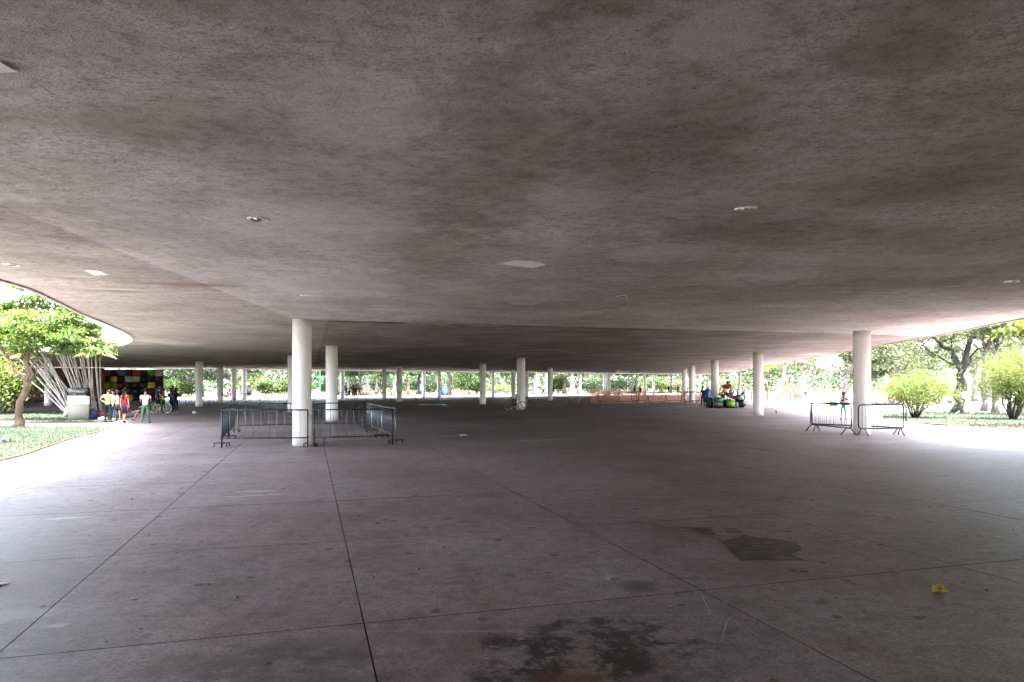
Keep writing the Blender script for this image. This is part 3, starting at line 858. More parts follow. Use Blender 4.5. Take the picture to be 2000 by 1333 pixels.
# ------------------------------------------------------------------ foliage builders
def quads_mesh(name, verts, var):
    """verts: (n,4,3)"""
    n = len(verts)
    me = bpy.data.meshes.new(name)
    me.vertices.add(n * 4); me.vertices.foreach_set('co', np.ascontiguousarray(verts, dtype=np.float32).ravel())
    me.loops.add(n * 4); me.loops.foreach_set('vertex_index', np.arange(n * 4, dtype=np.int32))
    me.polygons.add(n); me.polygons.foreach_set('loop_start', np.arange(0, n * 4, 4, dtype=np.int32))
    me.polygons.foreach_set('loop_total', np.full(n, 4, dtype=np.int32))
    at = me.attributes.new('var', 'FLOAT', 'FACE'); at.data.foreach_set('value', np.clip(var, 0, 1).astype(np.float32))
    me.update(calc_edges=True)
    return me

def leaves(centers, size, rng, up=0.6, aspect=0.5, jit=0.35, droop=0.0):
    n = len(centers)
    nrm = rng.normal(size=(n, 3)); nrm[:, 2] += up * 2
    nrm /= np.linalg.norm(nrm, axis=1)[:, None]
    t = rng.normal(size=(n, 3)); t[:, 2] -= droop
    t -= nrm * (t * nrm).sum(1)[:, None]
    t /= np.linalg.norm(t, axis=1)[:, None]
    b = np.cross(nrm, t)
    L = size * (1 + jit * rng.uniform(-1, 1, n))[:, None]
    W = L * aspect
    base = centers - t * L * .5
    tip = centers + t * L * .5 - nrm * L * .12
    l = centers + b * W * .5 + nrm * W * .12
    r = centers - b * W * .5 + nrm * W * .12
    return np.stack([base, r, tip, l], axis=1)

def crown_clusters(rng, c, rad, k, shell=0.55):
    p = rng.normal(size=(k, 3)); p /= np.linalg.norm(p, axis=1)[:, None]
    r = shell + (1 - shell) * rng.uniform(0, 1, k) ** 0.7
    return np.array(c) + p * r[:, None] * np.array(rad)

def limb(m, a, b, r0, r1, rng, seg=6, wob=0.08, n=6, arch=0.0):
    a, b = Vector(a), Vector(b)
    L = (b - a).length
    pts, rs = [], []
    for i in range(seg + 1):
        u = i / seg
        p = a.lerp(b, u)
        if 0 < i < seg: p += Vector(rng.normal(size=3)) * L * wob * 0.5
        p.z += arch * L * math.sin(u * math.pi)
        pts.append(p); rs.append(r0 + (r1 - r0) * u)
    m.tube(pts, rs, n)
    return pts

def tree(name, label, cat, loc, fork_h, r, crowns, nleaf, lsize, bark, leaf, seed, lean=(0, 0), group=None, limbs=7, clusters=34, csize=0.32, up=0.6, aspect=0.5, stems=None, twigs=True, root=None, sides=8):
    rng = np.random.default_rng(seed)
    t = root or empty(name, loc, 0, label, cat, group)
    m = MB()
    fork = Vector((lean[0], lean[1], fork_h))
    k = 7
    pts = []; rs = []
    for i in range(k + 1):
        u = i / k
        p = Vector((lean[0] * u ** 1.3, lean[1] * u ** 1.3, -0.12 + (fork_h + 0.12) * u))
        if 0 < i < k: p += Vector((rng.normal() * r * .35, rng.normal() * r * .35, 0))
        pts.append(p); rs.append(r * (1.55 if i == 0 else 1.18 if i == 1 else 1.0 - 0.25 * u))
    m.tube(pts, rs, sides + 2)
    allc = []
    for (c, rad, share) in crowns:
        kc = max(4, int(clusters * share))
        allc.append((crown_clusters(rng, c, rad, kc), share, rad))
    cl = np.concatenate([a for a, _, _ in allc])
    order = rng.permutation(len(cl))
    ends = []
    if stems:
        for (e, rr) in stems:
            pp = limb(m, fork - Vector((0, 0, r * .6)), Vector(e), rr, rr * .45, rng, 7, 0.06, sides)
            ends.append((pp, rr))
    else:
        for i in order[:limbs]:
            e = Vector(cl[i]); e = fork + (e - fork) * 0.8
            rr = r * rng.uniform(0.35, 0.6)
            pp = limb(m, fork - Vector((0, 0, r * .5)), e, rr, rr * .3, rng, 6, 0.10, sides, 0.05)
            ends.append((pp, rr))
    if twigs:
        for i in order:
            c = Vector(cl[i])
            best = min(((p - c).length, p, rr) for pp, rr in ends for p in pp[2:])
            limb(m, best[1], c, best[2] * .35, best[2] * .08, rng, 4, 0.15, 4, 0.05)
    m.build('trunk', bark, t)
    cen = []; var = []
    tot = len(cl)
    for (cc, share, rad) in allc:
        per = int(nleaf * share / len(cc))
        for c in cc:
            s = csize * np.array(rad) * rng.uniform(0.65, 1.25)
            q = c + rng.normal(size=(per, 3)) * s * np.array([1, 1, 0.62])
            cen.append(q)
            tone = rng.uniform(0.25, 0.7)
            var.append(tone + rng.normal(size=per) * 0.2)
    cen = np.concatenate(cen); var = np.concatenate(var)
    me = quads_mesh('crown', leaves(cen, lsize, rng, up, aspect), var)
    link('crown', me, leaf, t)
    return t

def bush(name, label, cat, loc, size, nleaf, lsize, leaf, bark, seed, group=None, stems=9, aspect=0.35, up=0.2, base=0.12):
    rng = np.random.default_rng(seed)
    t = empty(name, loc, 0, label, cat, group)
    m = MB()
    w, dp, h = size
    cen = []; var = []
    tips = []
    for i in range(stems):
        a = rng.uniform(0, 2 * math.pi); q = rng.uniform(0.25, 1.0) ** 0.7
        e = Vector((math.cos(a) * w * .42 * q, math.sin(a) * dp * .42 * q, h * rng.uniform(0.55, 0.82) * (1.12 - 0.35 * q)))
        pp = limb(m, (math.cos(a) * 0.08, math.sin(a) * 0.08, -0.05), e, 0.035 * h / 2.5, 0.012, rng, 6, 0.05, 5, 0.04)
        tips.append(e)
        for _ in range(3):
            s = pp[rng.integers(2, 6)]
            e2 = s + Vector((rng.normal() * w * .16, rng.normal() * dp * .16, abs(rng.normal()) * h * .16 + 0.1))
            limb(m, s, e2, 0.014, 0.005, rng, 3, 0.08, 4)
            tips.append(e2)
    m.build('stems', bark, t)
    per = nleaf // (len(tips) + 14)
    for e in tips:
        cen.append(np.array(e) + rng.normal(size=(per, 3)) * np.array([w * .12, dp * .12, h * .10])); var.append(rng.uniform(.3, .7) + rng.normal(size=per) * .2)
    cc = crown_clusters(rng, (0, 0, h * .6), (w * .42, dp * .42, h * .32), 14, 0.7)
    for c in cc:
        cen.append(c + rng.normal(size=(per, 3)) * np.array([w * .10, dp * .10, h * .08])); var.append(rng.uniform(.35, .8) + rng.normal(size=per) * .2)
    cen = np.concatenate(cen); var = np.concatenate(var)
    ok = cen[:, 2] > base; cen = cen[ok]; var = var[ok]
    link('foliage', quads_mesh('foliage', leaves(cen, lsize, rng, up, aspect), var), leaf, t)
    return t

# -------------------------------------------------- garden tree on the left
p = P(34, 836)
tree('garden_tree', 'small brown-trunked tree with bright leaves on the left lawn', 'tree', (p.x, p.y, 0.04), 1.95, 0.17,
     [((0.2, 0.3, 4.4), (2.3, 2.2, 1.15), 0.40), ((1.9, 0.6, 3.85), (1.5, 1.6, 0.75), 0.22), ((-2.2, -0.3, 4.4), (2.0, 2.0, 1.2), 0.23), ((0.2, 0.6, 5.6), (1.9, 1.7, 0.9), 0.14), ((0.6, 1.0, 6.9), (2.6, 2.0, 1.1), 0.16), ((2.7, 1.0, 5.0), (1.4, 1.4, 0.9), 0.12)],
     23000, 0.15, M['bark_brown'], M['leaf_bright'], 21, lean=(0.42, 0.0), clusters=90, csize=0.17,
     stems=[((1.0, 0.1, 4.2), 0.075), ((0.15, 0.2, 4.6), 0.10), ((-0.9, -0.1, 3.75), 0.085), ((-0.2, 0.5, 4.4), 0.06), ((2.0, 0.7, 4.0), 0.045)], aspect=0.55)
# shrub mass left behind it
bush('garden_shrub', 'wide lime green shrub behind the small tree on the left lawn', 'shrub', (*D(2, 42).xy, 0.03), (4.9, 3.2, 3.6), 11000, 0.16, M['leaf_bush'], M['bark_grey'], 22, stems=14, aspect=0.5)
bush('garden_shrub', 'tall lime shrub at the left border, beyond the path', 'shrub', (*P(-70, 812).xy, 0.03), (6, 3.6, 4.4), 9000, 0.17, M['leaf_bush'], M['bark_grey'], 23, stems=12, aspect=0.5)
# trees outside behind garden
tree('garden_tree', 'taller leafy tree at the left border rising behind the garden shrubs', 'tree', (-36, 37.5, 0), 2.6, 0.2,
     [((0, 0, 5.6), (3.6, 3.0, 2.2), 0.7), ((2.5, 0.4, 4.2), (2.2, 2.2, 1.2), 0.3)], 9000, 0.22, M['bark_brown'], M['leaf_bright'], 24, clusters=60, csize=0.2)


# -------------------------------------------------- clump of cane palms
p = P(172, 813.5)
p = D(172, 36.0)
palm = empty('cane_palm', (p.x, p.y, 0.04), 0, 'clump of slender pale palm canes fanning out behind the information panel', 'palm')
rng = np.random.default_rng(5)
pd = p.y - 1.2
for i in range(34):
    u = i / 33
    # fan: lower left to upright to slightly right
    topx = -2.9 + 4.3 * u + rng.normal() * .12 if i % 3 else -2.2 + 3.4 * u
    b = Vector((-0.55 + 1.15 * u + rng.normal() * .10, rng.normal() * .28, 0))
    hgt = 3.1 + 1.0 * math.sin(math.pi * (0.2 + 0.7 * u)) + rng.normal() * .25 + (1.1 if i % 2 else 0) * (.3 + .7 * u)
    e = Vector((topx, rng.normal() * .5 - 1.3, hgt))
    m = MB()
    mid = b.lerp(e, .5) + Vector((-0.10 * (topx), 0, 0.12))
    pts = []
    for k in range(9):
        w = k / 8
        pts.append(b * (1 - w) ** 2 + mid * 2 * w * (1 - w) + e * w * w)
    r0 = rng.uniform(0.026, 0.042)
    m.tube(pts, [r0 * (1 - .35 * k / 8) for k in range(9)], 6)
    cane = m.build('cane', M['cane'], palm)
    # fronds
    V4 = []; va = []
    ax = (pts[-1] - pts[-2]).normalized()
    nf = 6
    for f in range(nf):
        a = 2 * math.pi * f / nf + rng.uniform(0, 1)
        out = Vector((math.cos(a), math.sin(a), 0))
        L = rng.uniform(0.9, 1.5)
        tone = rng.uniform(0.15, 0.95)
        prev = e
        for k in range(1, 15):
            w = k / 14
            q = e + out * L * w * (0.55 + .25 * w) + ax * (L * .55 * w) + Vector((0, 0, -L * .65 * w * w))
            tg = (q - prev).normalized(); side = tg.cross(Vector((0, 0, 1))).normalized()
            ll = 0.36 * math.sin(math.pi * min(1, .15 + w * .85)) + .06
            for s in (-1, 1):
                tip = q + side * s * ll * .8 + tg * ll * .5 + Vector((0, 0, -ll * .35))
                wv = tg * 0.022
                V4.append([prev, q, tip + wv, tip - wv]); va.append(tone + rng.normal() * .12)
            prev = q
    arr = np.array([[list(x) for x in qd] for qd in V4])
    link('fronds', quads_mesh('fronds', arr, np.array(va)), M['leaf_palm'], cane)
# leaning canes on the left seen low
for (x1, z1) in ((-3.6, 2.75), (-3.3, 3.2), (-2.95, 3.3), (-2.5, 3.1)):
    m = MB(); b = Vector((-0.5 + rng.normal() * .08, -0.3, 0.0)); e = Vector((x1, -0.5, z1))
    pts = [b.lerp(e, k / 6) + Vector((0, 0, 0.10 * math.sin(math.pi * k / 6))) for k in range(7)]
    m.tube(pts, [0.048 - 0.003 * k for k in range(7)], 6); m.build('cane', M['cane'], palm)

def fern(label, loc, rad, h, n, seed, name='fern'):
    rng = np.random.default_rng(seed)
    t = empty(name, loc, 0, label, 'fern')
    Vq = []; va = []
    for i in range(n):
        a = rng.uniform(0, 2 * math.pi); L = rng.uniform(.6, 1.0)
        prev = Vector((0, 0, 0)); tone = rng.uniform(.2, .8)
        for k in range(1, 8):
            w = k / 7
            q = Vector((math.cos(a) * rad * L * w, math.sin(a) * rad * L * w, h * L * math.sin(w * 2.1)))
            s = Vector((-math.sin(a), math.cos(a), 0)) * 0.06 * (1.1 - w)
            s0 = Vector((-math.sin(a), math.cos(a), 0)) * 0.06 * (1.1 - (k - 1) / 7)
            Vq.append([prev - s0, prev + s0, q + s, q - s]); va.append(tone + rng.normal() * .08)
            prev = q
    arr = np.array([[list(x) for x in qd] for qd in Vq])
    o = link('fronds', quads_mesh('fronds', arr, np.array(va)), M['leaf_fern'], t)
    return t
q = P(189, 815)
fern('green fern at the foot of the palms, right of the information panel', (q.x, q.y, 0.04), 0.75, 0.85, 70, 31)
fern('smaller fern behind the yellow-topped woman, at the palm foot', (q.x + .75, q.y + .4, 0.04), 0.6, 0.6, 50, 32)
fern('low fern on the left side of the palm foot', (q.x - 1.6, q.y + .9, 0.04), 0.6, 0.7, 50, 33)

# -------------------------------------------------- grass
def blades(name, poly, n, h, mat, seed, z=0.04, w=0.012, keep=None):
    rng = np.random.default_rng(seed)
    P_ = np.array([(q[0], q[1]) for q in poly])
    lo, hi = P_.min(0), P_.max(0)
    pts = []
    got = 0
    while got < n:
        c = rng.uniform(lo, hi, size=(n * 2, 2))
        x, y = c[:, 0], c[:, 1]
        ins = np.zeros(len(c), bool)
        j = len(P_) - 1
        for i in range(len(P_)):
            xi, yi, xj, yj = *P_[i], *P_[j]
            hit = ((yi > y) != (yj > y)) & (x < (xj - xi) * (y - yi) / (yj - yi + 1e-12) + xi)
            ins ^= hit; j = i
        if keep is not None: ins &= keep(x, y)
        c = c[ins]; pts.append(c); got += len(c)
    c = np.concatenate(pts)[:n]
    a = rng.uniform(0, 2 * np.pi, n); hh = h * rng.uniform(.5, 1.3, n)
    dx = np.cos(a) * w; dy = np.sin(a) * w
    lx = rng.normal(size=n) * hh * .35; ly = rng.normal(size=n) * hh * .35
    V4 = np.zeros((n, 4, 3))
    V4[:, 0] = np.stack([c[:, 0] - dx, c[:, 1] - dy, np.full(n, z - .01)], 1)
    V4[:, 1] = np.stack([c[:, 0] + dx, c[:, 1] + dy, np.full(n, z - .01)], 1)
    V4[:, 2] = np.stack([c[:, 0] + lx + dx * .2, c[:, 1] + ly + dy * .2, z + hh], 1)
    V4[:, 3] = np.stack([c[:, 0] + lx - dx * .2, c[:, 1] + ly - dy * .2, z + hh], 1)
    lump = np.array([mnoise.noise(Vector((q[0] * .5, q[1] * .5, seed))) for q in c])
    o = link(name, quads_mesh(name, V4, .45 + lump * .5 + rng.normal(size=n) * .18), mat)
    return o
vis = lambda x, y: (x > -0.80 * y - 1) & (y > 12)
tag(blades('grass', LAWN1, 30000, 0.055, M['grass_blade'], 41, 0.06, 0.008, vis), 'short mown grass of the near left lawn', 'grass', kind='stuff')
tag(blades('grass', LAWN2, 14000, 0.07, M['grass_blade'], 42, 0.05, 0.012, vis), 'short grass around the palms beyond the garden path', 'grass', kind='stuff')
visr = lambda x, y: (x < 0.80 * y + 1)
tag(blades('grass', LAWN3, 14000, 0.07, M['grass_blade'], 43, 0.016, 0.012, visr), 'patchy grass under the bushes on the right', 'grass', kind='stuff')
# leaf litter
def litter(name, label, poly, n, size, seed, z, keep=None, mat='leaf_litter'):
    rng = np.random.default_rng(seed)
    P_ = np.array(poly); lo, hi = P_.min(0), P_.max(0)
    o = blades('tmp', poly, n, .01, M[mat], seed, z, .01, keep)
    co = np.zeros(n * 12, np.float32); o.data.vertices.foreach_get('co', co); co = co.reshape(n, 4, 3)
    c = co.mean(1); c[:, 2] = z + rng.uniform(.003, .02, n)
    bpy.data.objects.remove(o)
    return tag(link(name, quads_mesh(name, leaves(c.astype(float), size, rng, 2.5, .6), rng.uniform(0, 1, n)), M[mat]), label, 'leaves', kind='stuff')
litter('leaf_litter', 'fallen brown leaves strewn beside the pavement on the right', LITTER, 2600, 0.13, 44, 0.0, lambda x, y: (x < .78 * y + 1) & (x < 27) & (y > 21))

# ------------------------------------------------------------------ right side trees and bushes
p = P(1787, 817)
bush('feathery_bush', 'rounded feathery lime bush beside the right fenced column', 'bush', (p.x, p.y, 0.02), (3.35, 2.9, 2.6), 22000, 0.10, M['leaf_bush'], M['bark_dark'], 51, stems=16, aspect=0.28)
p = P(1978, 820.5)
bush('feathery_bush', 'tall feathery bush at the right border', 'bush', (p.x, p.y, 0.02), (3.2, 3.0, 3.9), 24000, 0.10, M['leaf_bush'], M['bark_dark'], 52, stems=16, aspect=0.28)
p = P(1868, 806.5)
tree('shade_tree', 'dark forked tree with grey-green crown behind the rounded bush', 'tree', (p.x, p.y, 0), 2.9, 0.30,
     [((-2.6, 0.5, 5.2), (3.2, 3.0, 1.7), 0.4), ((1.4, 0.3, 6.0), (2.8, 2.8, 1.9), 0.3), ((-0.6, 1.2, 7.6), (4.2, 3.2, 1.7), 0.3)],
     13000, 0.17, M['bark_dark'], M['leaf_grey'], 53, lean=(0.35, 0), clusters=110, csize=0.16,
     stems=[((1.35, 0.2, 6.2), 0.22), ((-1.4, 0.2, 5.6), 0.16), ((-3.0, 0.1, 5.0), 0.08), ((2.6, 0.4, 5.0), 0.09), ((-0.4, 0.8, 6.8), 0.10)])
for (px, py, w, lab) in ((1922, 803, .22, 'left of two bare brown trunks behind the tall right bush'), (1943, 806, .20, 'right of two bare brown trunks behind the tall right bush'), (1995, 812, .36, 'stout grey trunk at the right border behind the tall bush')):
    p = P(px, py)
    tree('shade_tree', lab, 'tree', (p.x, p.y, 0), 4.2, w, [((0, 0.5, 6.6), (2.8, 2.6, 1.6), 1.0)], 5000, 0.2, M['bark_grey'], M['leaf_mid'], 54 + px, lean=(0.15, 0.1), clusters=40, csize=0.2)
# broad-leaved tree hanging in from the right
tree('broadleaf_tree', 'large-leaved tree hanging yellow and green leaves in from the right border', 'tree', (25.8, 29.2, 0), 3.6, 0.22,
     [((-3.0, -0.6, 4.5), (1.9, 1.5, 1.0), 0.5), ((-0.4, -0.4, 5.6), (2.4, 2.2, 1.3), 0.3), ((-1.9, 0.2, 3.7), (0.8, .8, 0.7), 0.2)],
     3400, 0.30, M['bark_brown'], M['leaf_yellow'], 61, clusters=60, csize=0.18, stems=[((-3.4, -0.5, 4.6), .07), ((-2.0, 0, 5.2), .09), ((0.6, 0, 6.0), .11), ((-1.6, 0.2, 3.9), .05)], aspect=0.5, up=0.15)
# tree by the column and further ones
def rtree(px, py, lab, fork, r, crowns, n, ls, bark, leaf, seed, lean=(0, 0), stems=None, name='park_tree', **kw):
    p = P(px, py) if py else None
    return tree(name, lab, 'tree', (p.x, p.y, -0.02), fork, r, crowns, n, ls, M[bark], M[leaf], seed, lean=lean, stems=stems, **kw)
rtree(1648, 788, 'tree with white-washed trunk and dark leaf clumps just left of the right column', 3.0, 0.30, [((2.4, 0, 5.6), (2.6, 2.4, 1.9), .55), ((-3.2, 0, 6.2), (2.6, 2.2, 1.3), .25), ((0.4, 0, 7.6), (3, 2.6, 1.2), .2)], 7000, .28, 'bark_grey', 'leaf_mid', 71, (0.25, 0),
      [((1.8, 0, 5.2), .16), ((-2.2, 0.2, 5.0), .12), ((-4.0, 0.1, 5.4), .07), ((0.5, 0, 6.8), .1)], clusters=60, csize=.18)
rtree(1522, 781.5, 'pale slender park tree left of the green litter bin, light crown', 4.2, 0.27, [((-3.0, 0, 5.6), (3.0, 2.6, 2.2), .45), ((2.4, 0, 6.8), (2.6, 2.4, 1.6), .3), ((0, 0, 8.2), (3.5, 2.6, 1.4), .25)], 8000, .30, 'bark_pink', 'leaf_yellow', 72, (0.7, 0),
      [((1.9, 0, 6.6), .15), ((-1.0, 0, 6.2), .1), ((2.6, 0, 5.6), .08)], clusters=60, csize=.18)
for k, (px, d, rr, fh, leaf, bark, lab) in enumerate((
        (1570, 118, .3, 4.5, 'leaf_grey', 'bark_pale', 'pale-trunked tree far beyond the playground posts'),
        (1740, 68, .22, 3.0, 'leaf_grey', 'bark_grey', 'light green tree seen right of the right column, behind the bush'),
        (1800, 84, .3, 3.6, 'leaf_grey', 'bark_grey', 'grey-green tree far behind the rounded bush'),
        (1905, 76, .3, 4.0, 'leaf_grey', 'bark_grey', 'mid green tree far behind the two bare trunks'),
        (2020, 62, .3, 4.0, 'leaf_grey', 'bark_dark', 'grey-green tree beyond the tall bush at the right border'),
        (1690, 112, .32, 4.2, 'leaf_grey', 'bark_pale', 'bright tree in the far distance right of the column'),
        (1445, 112, .3, 4.0, 'leaf_bright', 'bark_grey', 'bright leafy tree at the far right corner of the roof'),
        (1490, 135, .3, 4.0, 'leaf_mid', 'bark_grey', 'tree behind the column with the pigeon beside it'))):
    q = D(px, d)
    tree('park_tree', lab, 'tree', (q.x, q.y, -0.05), fh, rr, [((0, 0, fh + 2.6), (4.2, 3.6, 2.4), .6), ((-2.2, 0, fh + .8), (2.6, 2.4, 1.3), .2), ((2.4, 0, fh + .9), (2.6, 2.4, 1.3), .2)], 7000, .30, M[bark], M[leaf], 80 + k, clusters=60, csize=.2, group='park trees on the right')

for k, (x, y, lab) in enumerate(((27.5, 21.5, 'unseen tree added to shade the pavement past the right border, nearest of three'), (34, 25.5, 'unseen tree added for shade past the right border, middle of three'), (25.5, 16.5, 'unseen tree added for shade past the right border, beside the roof corner'))):
    tree('park_tree', lab, 'tree', (x, y, 0), 3.2, .26, [((0, 0, 6.2), (4.2, 3.6, 2.2), .6), ((-1.8, .6, 4.9), (2.4, 2.2, 1.2), .4)], 9000, .30, M['bark_brown'], M['leaf_mid'], 90 + k, clusters=70, csize=.2, group='park trees on the right')  # unseen trees, added to shade the ground and block sky on the right
# ------------------------------------------------------------------ far row of trees beyond the far roof edge
FAR = [  # px, dist, trunk width px, bark, leaf, lean
    (398, 106, 7, 'bark_dark', 'leaf_dark', -1.2), (438, 104, 7, 'bark_dark', 'leaf_dark', 1.5), (352, 112, 6, 'bark_dark', 'leaf_dark', 0.4),
    (655, 128, 9, 'bark_grey', 'wood_mid', 0.2), (664, 132, 6, 'bark_pale', 'wood_bright', 0.1), (679, 126, 4, 'bark_pale', 'wood_bright', 0.2), (695, 133, 3, 'bark_pink', 'wood_bright', -0.4),
    (709, 122, 5, 'bark_dark', 'wood_mid', -1.0), (716, 125, 7, 'bark_pale', 'wood_mid', 0.3), (734, 140, 4, 'bark_grey', 'wood_mid', 0.5), (767, 128, 7, 'bark_pale', 'wood_bright', 1.0),
    (798, 132, 5, 'bark_pink', 'wood_mid', -0.3), (817, 138, 6, 'bark_dark', 'wood_mid', 0.3), (876, 116, 8, 'bark_dark', 'wood_bright', 0.2), (916, 142, 3, 'bark_dark', 'wood_bright', 0.4),
    (968, 150, 4, 'bark_grey', 'wood_bright', -1.2), (991, 134, 6, 'bark_pale', 'wood_bright', -2.4), (1047, 132, 13, 'bark_grey', 'wood_mid', 0.2), (1067, 138, 7, 'bark_pale', 'leaf_grey', 0.0),
    (1103, 146, 8, 'bark_brown', 'wood_bright', 0.0), (1115, 136, 7, 'bark_pale', 'leaf_grey', 0.4), (1132, 138, 8, 'bark_pale', 'leaf_grey', -0.3), (1157, 152, 5, 'bark_grey', 'leaf_grey', 0.3),
    (1236, 142, 5, 'bark_dark', 'wood_bright', 0.0), (1242, 143, 4, 'bark_dark', 'wood_bright', 0.3), (1229, 150, 4, 'bark_grey', 'wood_mid', 0.0), (1311, 150, 3, 'bark_dark', 'wood_bright', 0.0), (1365, 146, 6, 'bark_pale', 'leaf_grey', 0.4), (1381, 150, 5, 'bark_grey', 'leaf_grey', 0.2)]
FAR.sort()
ORD = ['first', 'second', 'third', 'fourth', 'fifth', 'sixth', 'seventh', 'eighth', 'ninth', 'tenth', 'eleventh', 'twelfth', 'thirteenth', 'fourteenth', 'fifteenth', 'sixteenth', 'seventeenth', 'eighteenth', 'nineteenth', 'twentieth', 'twenty-first', 'twenty-second', 'twenty-third', 'twenty-fourth', 'twenty-fifth', 'twenty-sixth', 'twenty-seventh', 'twenty-eighth', 'twenty-ninth', 'thirtieth']
tone = {'bark_dark': 'dark', 'bark_pale': 'pale', 'bark_grey': 'grey', 'bark_pink': 'pinkish', 'bark_brown': 'brown'}
for k, (px, d, w, bark, leaf, ln) in enumerate(FAR):
    q = D(px, d)
    rr = w * d / F / 2
    fh = 5.2 if leaf != 'leaf_dark' else 2.2
    low = 3.4 if leaf != 'leaf_dark' else 2.6
    tree('woodland_tree', '%s-trunked tree past the far roof edge, %s trunk of that row from the left' % (tone[bark], ORD[k]), 'tree', (q.x, q.y, -0.06), fh, rr,
         [((ln * 1.2, 0, fh + 3.2), (4.2, 3.6, 3.0), .5), ((-2.4 + ln, 0.5, low + 1.4), (2.4, 2.0, 1.3), .25), ((2.4 + ln, -.3, low + 1.5), (2.4, 2.0, 1.3), .25)],
         3600, .38, M[bark], M[leaf], 100 + k, lean=(ln, 0), clusters=44, csize=.22, group='trees past the far roof edge', sides=6)
# understorey shrubs and hedge
hq0 = D(500, 116); hq1 = D(608, 118)
SHR = [(372, 112, 4.0, 2.6, 'wood_bright', 'round bright shrub left of the far white columns'), (520, 121, 5.0, 2.7, 'wood_bright', 'left stretch of clipped bright hedge between the left columns'), (552, 121.5, 5.0, 2.6, 'wood_bright', 'middle stretch of clipped bright hedge between the left columns'), (585, 122, 5.0, 2.7, 'wood_bright', 'right stretch of clipped bright hedge between the left columns'), (490, 130, 6, 4.5, 'leaf_bush', 'yellowish tall shrub behind the black covered cart'),
       (640, 140, 5, 3.2, 'leaf_dark', 'dark shrub behind the green lamp post'), (690, 146, 7, 3.6, 'leaf_dark', 'dark shrub behind the silhouetted group'), (745, 150, 7, 4.4, 'wood_mid', 'green shrub left of the two middle-left columns'), (800, 148, 8, 3.4, 'wood_mid', 'wide low green shrub behind the far bench'),
       (840, 152, 6, 3.8, 'leaf_dark', 'dark shrub behind the silhouetted cyclist'), (905, 148, 8, 4.4, 'wood_bright', 'bright tall shrub right of the near dark trunk'), (932, 140, 4, 3.0, 'wood_bright', 'bright shrub left of the tall middle column'), (975, 158, 9, 1.8, 'leaf_bush', 'low yellowish shrub under the leaning pale trunk'),
       (1090, 148, 5, 3.8, 'wood_bright', 'bright shrub right of the broad grey trunk'), (1150, 150, 7, 3.0, 'leaf_dark', 'dark shrub above the left end of the orange netting'), (1210, 150, 9, 3.4, 'wood_mid', 'dark green hedge above the orange netting'), (1285, 160, 9, 3.8, 'wood_bright', 'light shrub behind the orange netting middle'), (1330, 158, 7, 3.4, 'leaf_grey', 'greyish shrub behind the orange netting right end'), (1410, 160, 8, 3.6, 'leaf_grey', 'greyish shrub behind the toy stall'), (330, 118, 7, 3.6, 'wood_bright', 'light green shrub right of the coloured panel wall')]
for k, (px, d, w, h, leaf, lab) in enumerate(SHR):
    q = D(px, d)
    bush('shrub', lab, 'shrub', (q.x, q.y, -0.06), (w, w * .7, h), 3400, .30, M[leaf], M['bark_dark'], 200 + k, 'shrubs past the far roof edge', stems=7, aspect=0.55)
# wood that closes the view
rng = np.random.default_rng(9)
n = 60000
ang = rng.uniform(-0.95, 0.95, n); dist = rng.uniform(165, 215, n)
cx = np.tan(ang) * dist; cyy = dist
hh = np.array([3.8 + 5.0 * mnoise.noise(Vector((a * .06, b * .05, 3))) + 3.0 * mnoise.noise(Vector((a * .25, b * .2, 8))) for a, b in zip(cx, cyy)])
cz = rng.uniform(0, 1, n) ** 0.8 * np.maximum(hh + 3.2, .8)
lump = np.array([mnoise.noise(Vector((a * .22, b * .2, c * .5))) for a, b, c in zip(cx, cyy, cz)])
ok = lump > -0.22
cen = np.stack([cx, cyy, cz], 1)[ok]
tag(link('distant_wood', quads_mesh('distant_wood', leaves(cen, .85, rng, .4, .6), .5 + lump[ok] * .9 + rng.normal(size=ok.sum()) * .15), M['wood_mid']), 'distant green woodland closing the view between the columns', 'woodland', kind='stuff')

# ------------------------------------------------------------------ crowd barriers
_bars = {}
def bar_mesh(h, r):
    k = (round(h, 3), r)
    if k not in _bars:
        m = MB(); m.tube([(0, 0, 0), (0, 0, h)], r, 6); me = m.mesh('bar'); _bars[k] = me
    return _bars[k]

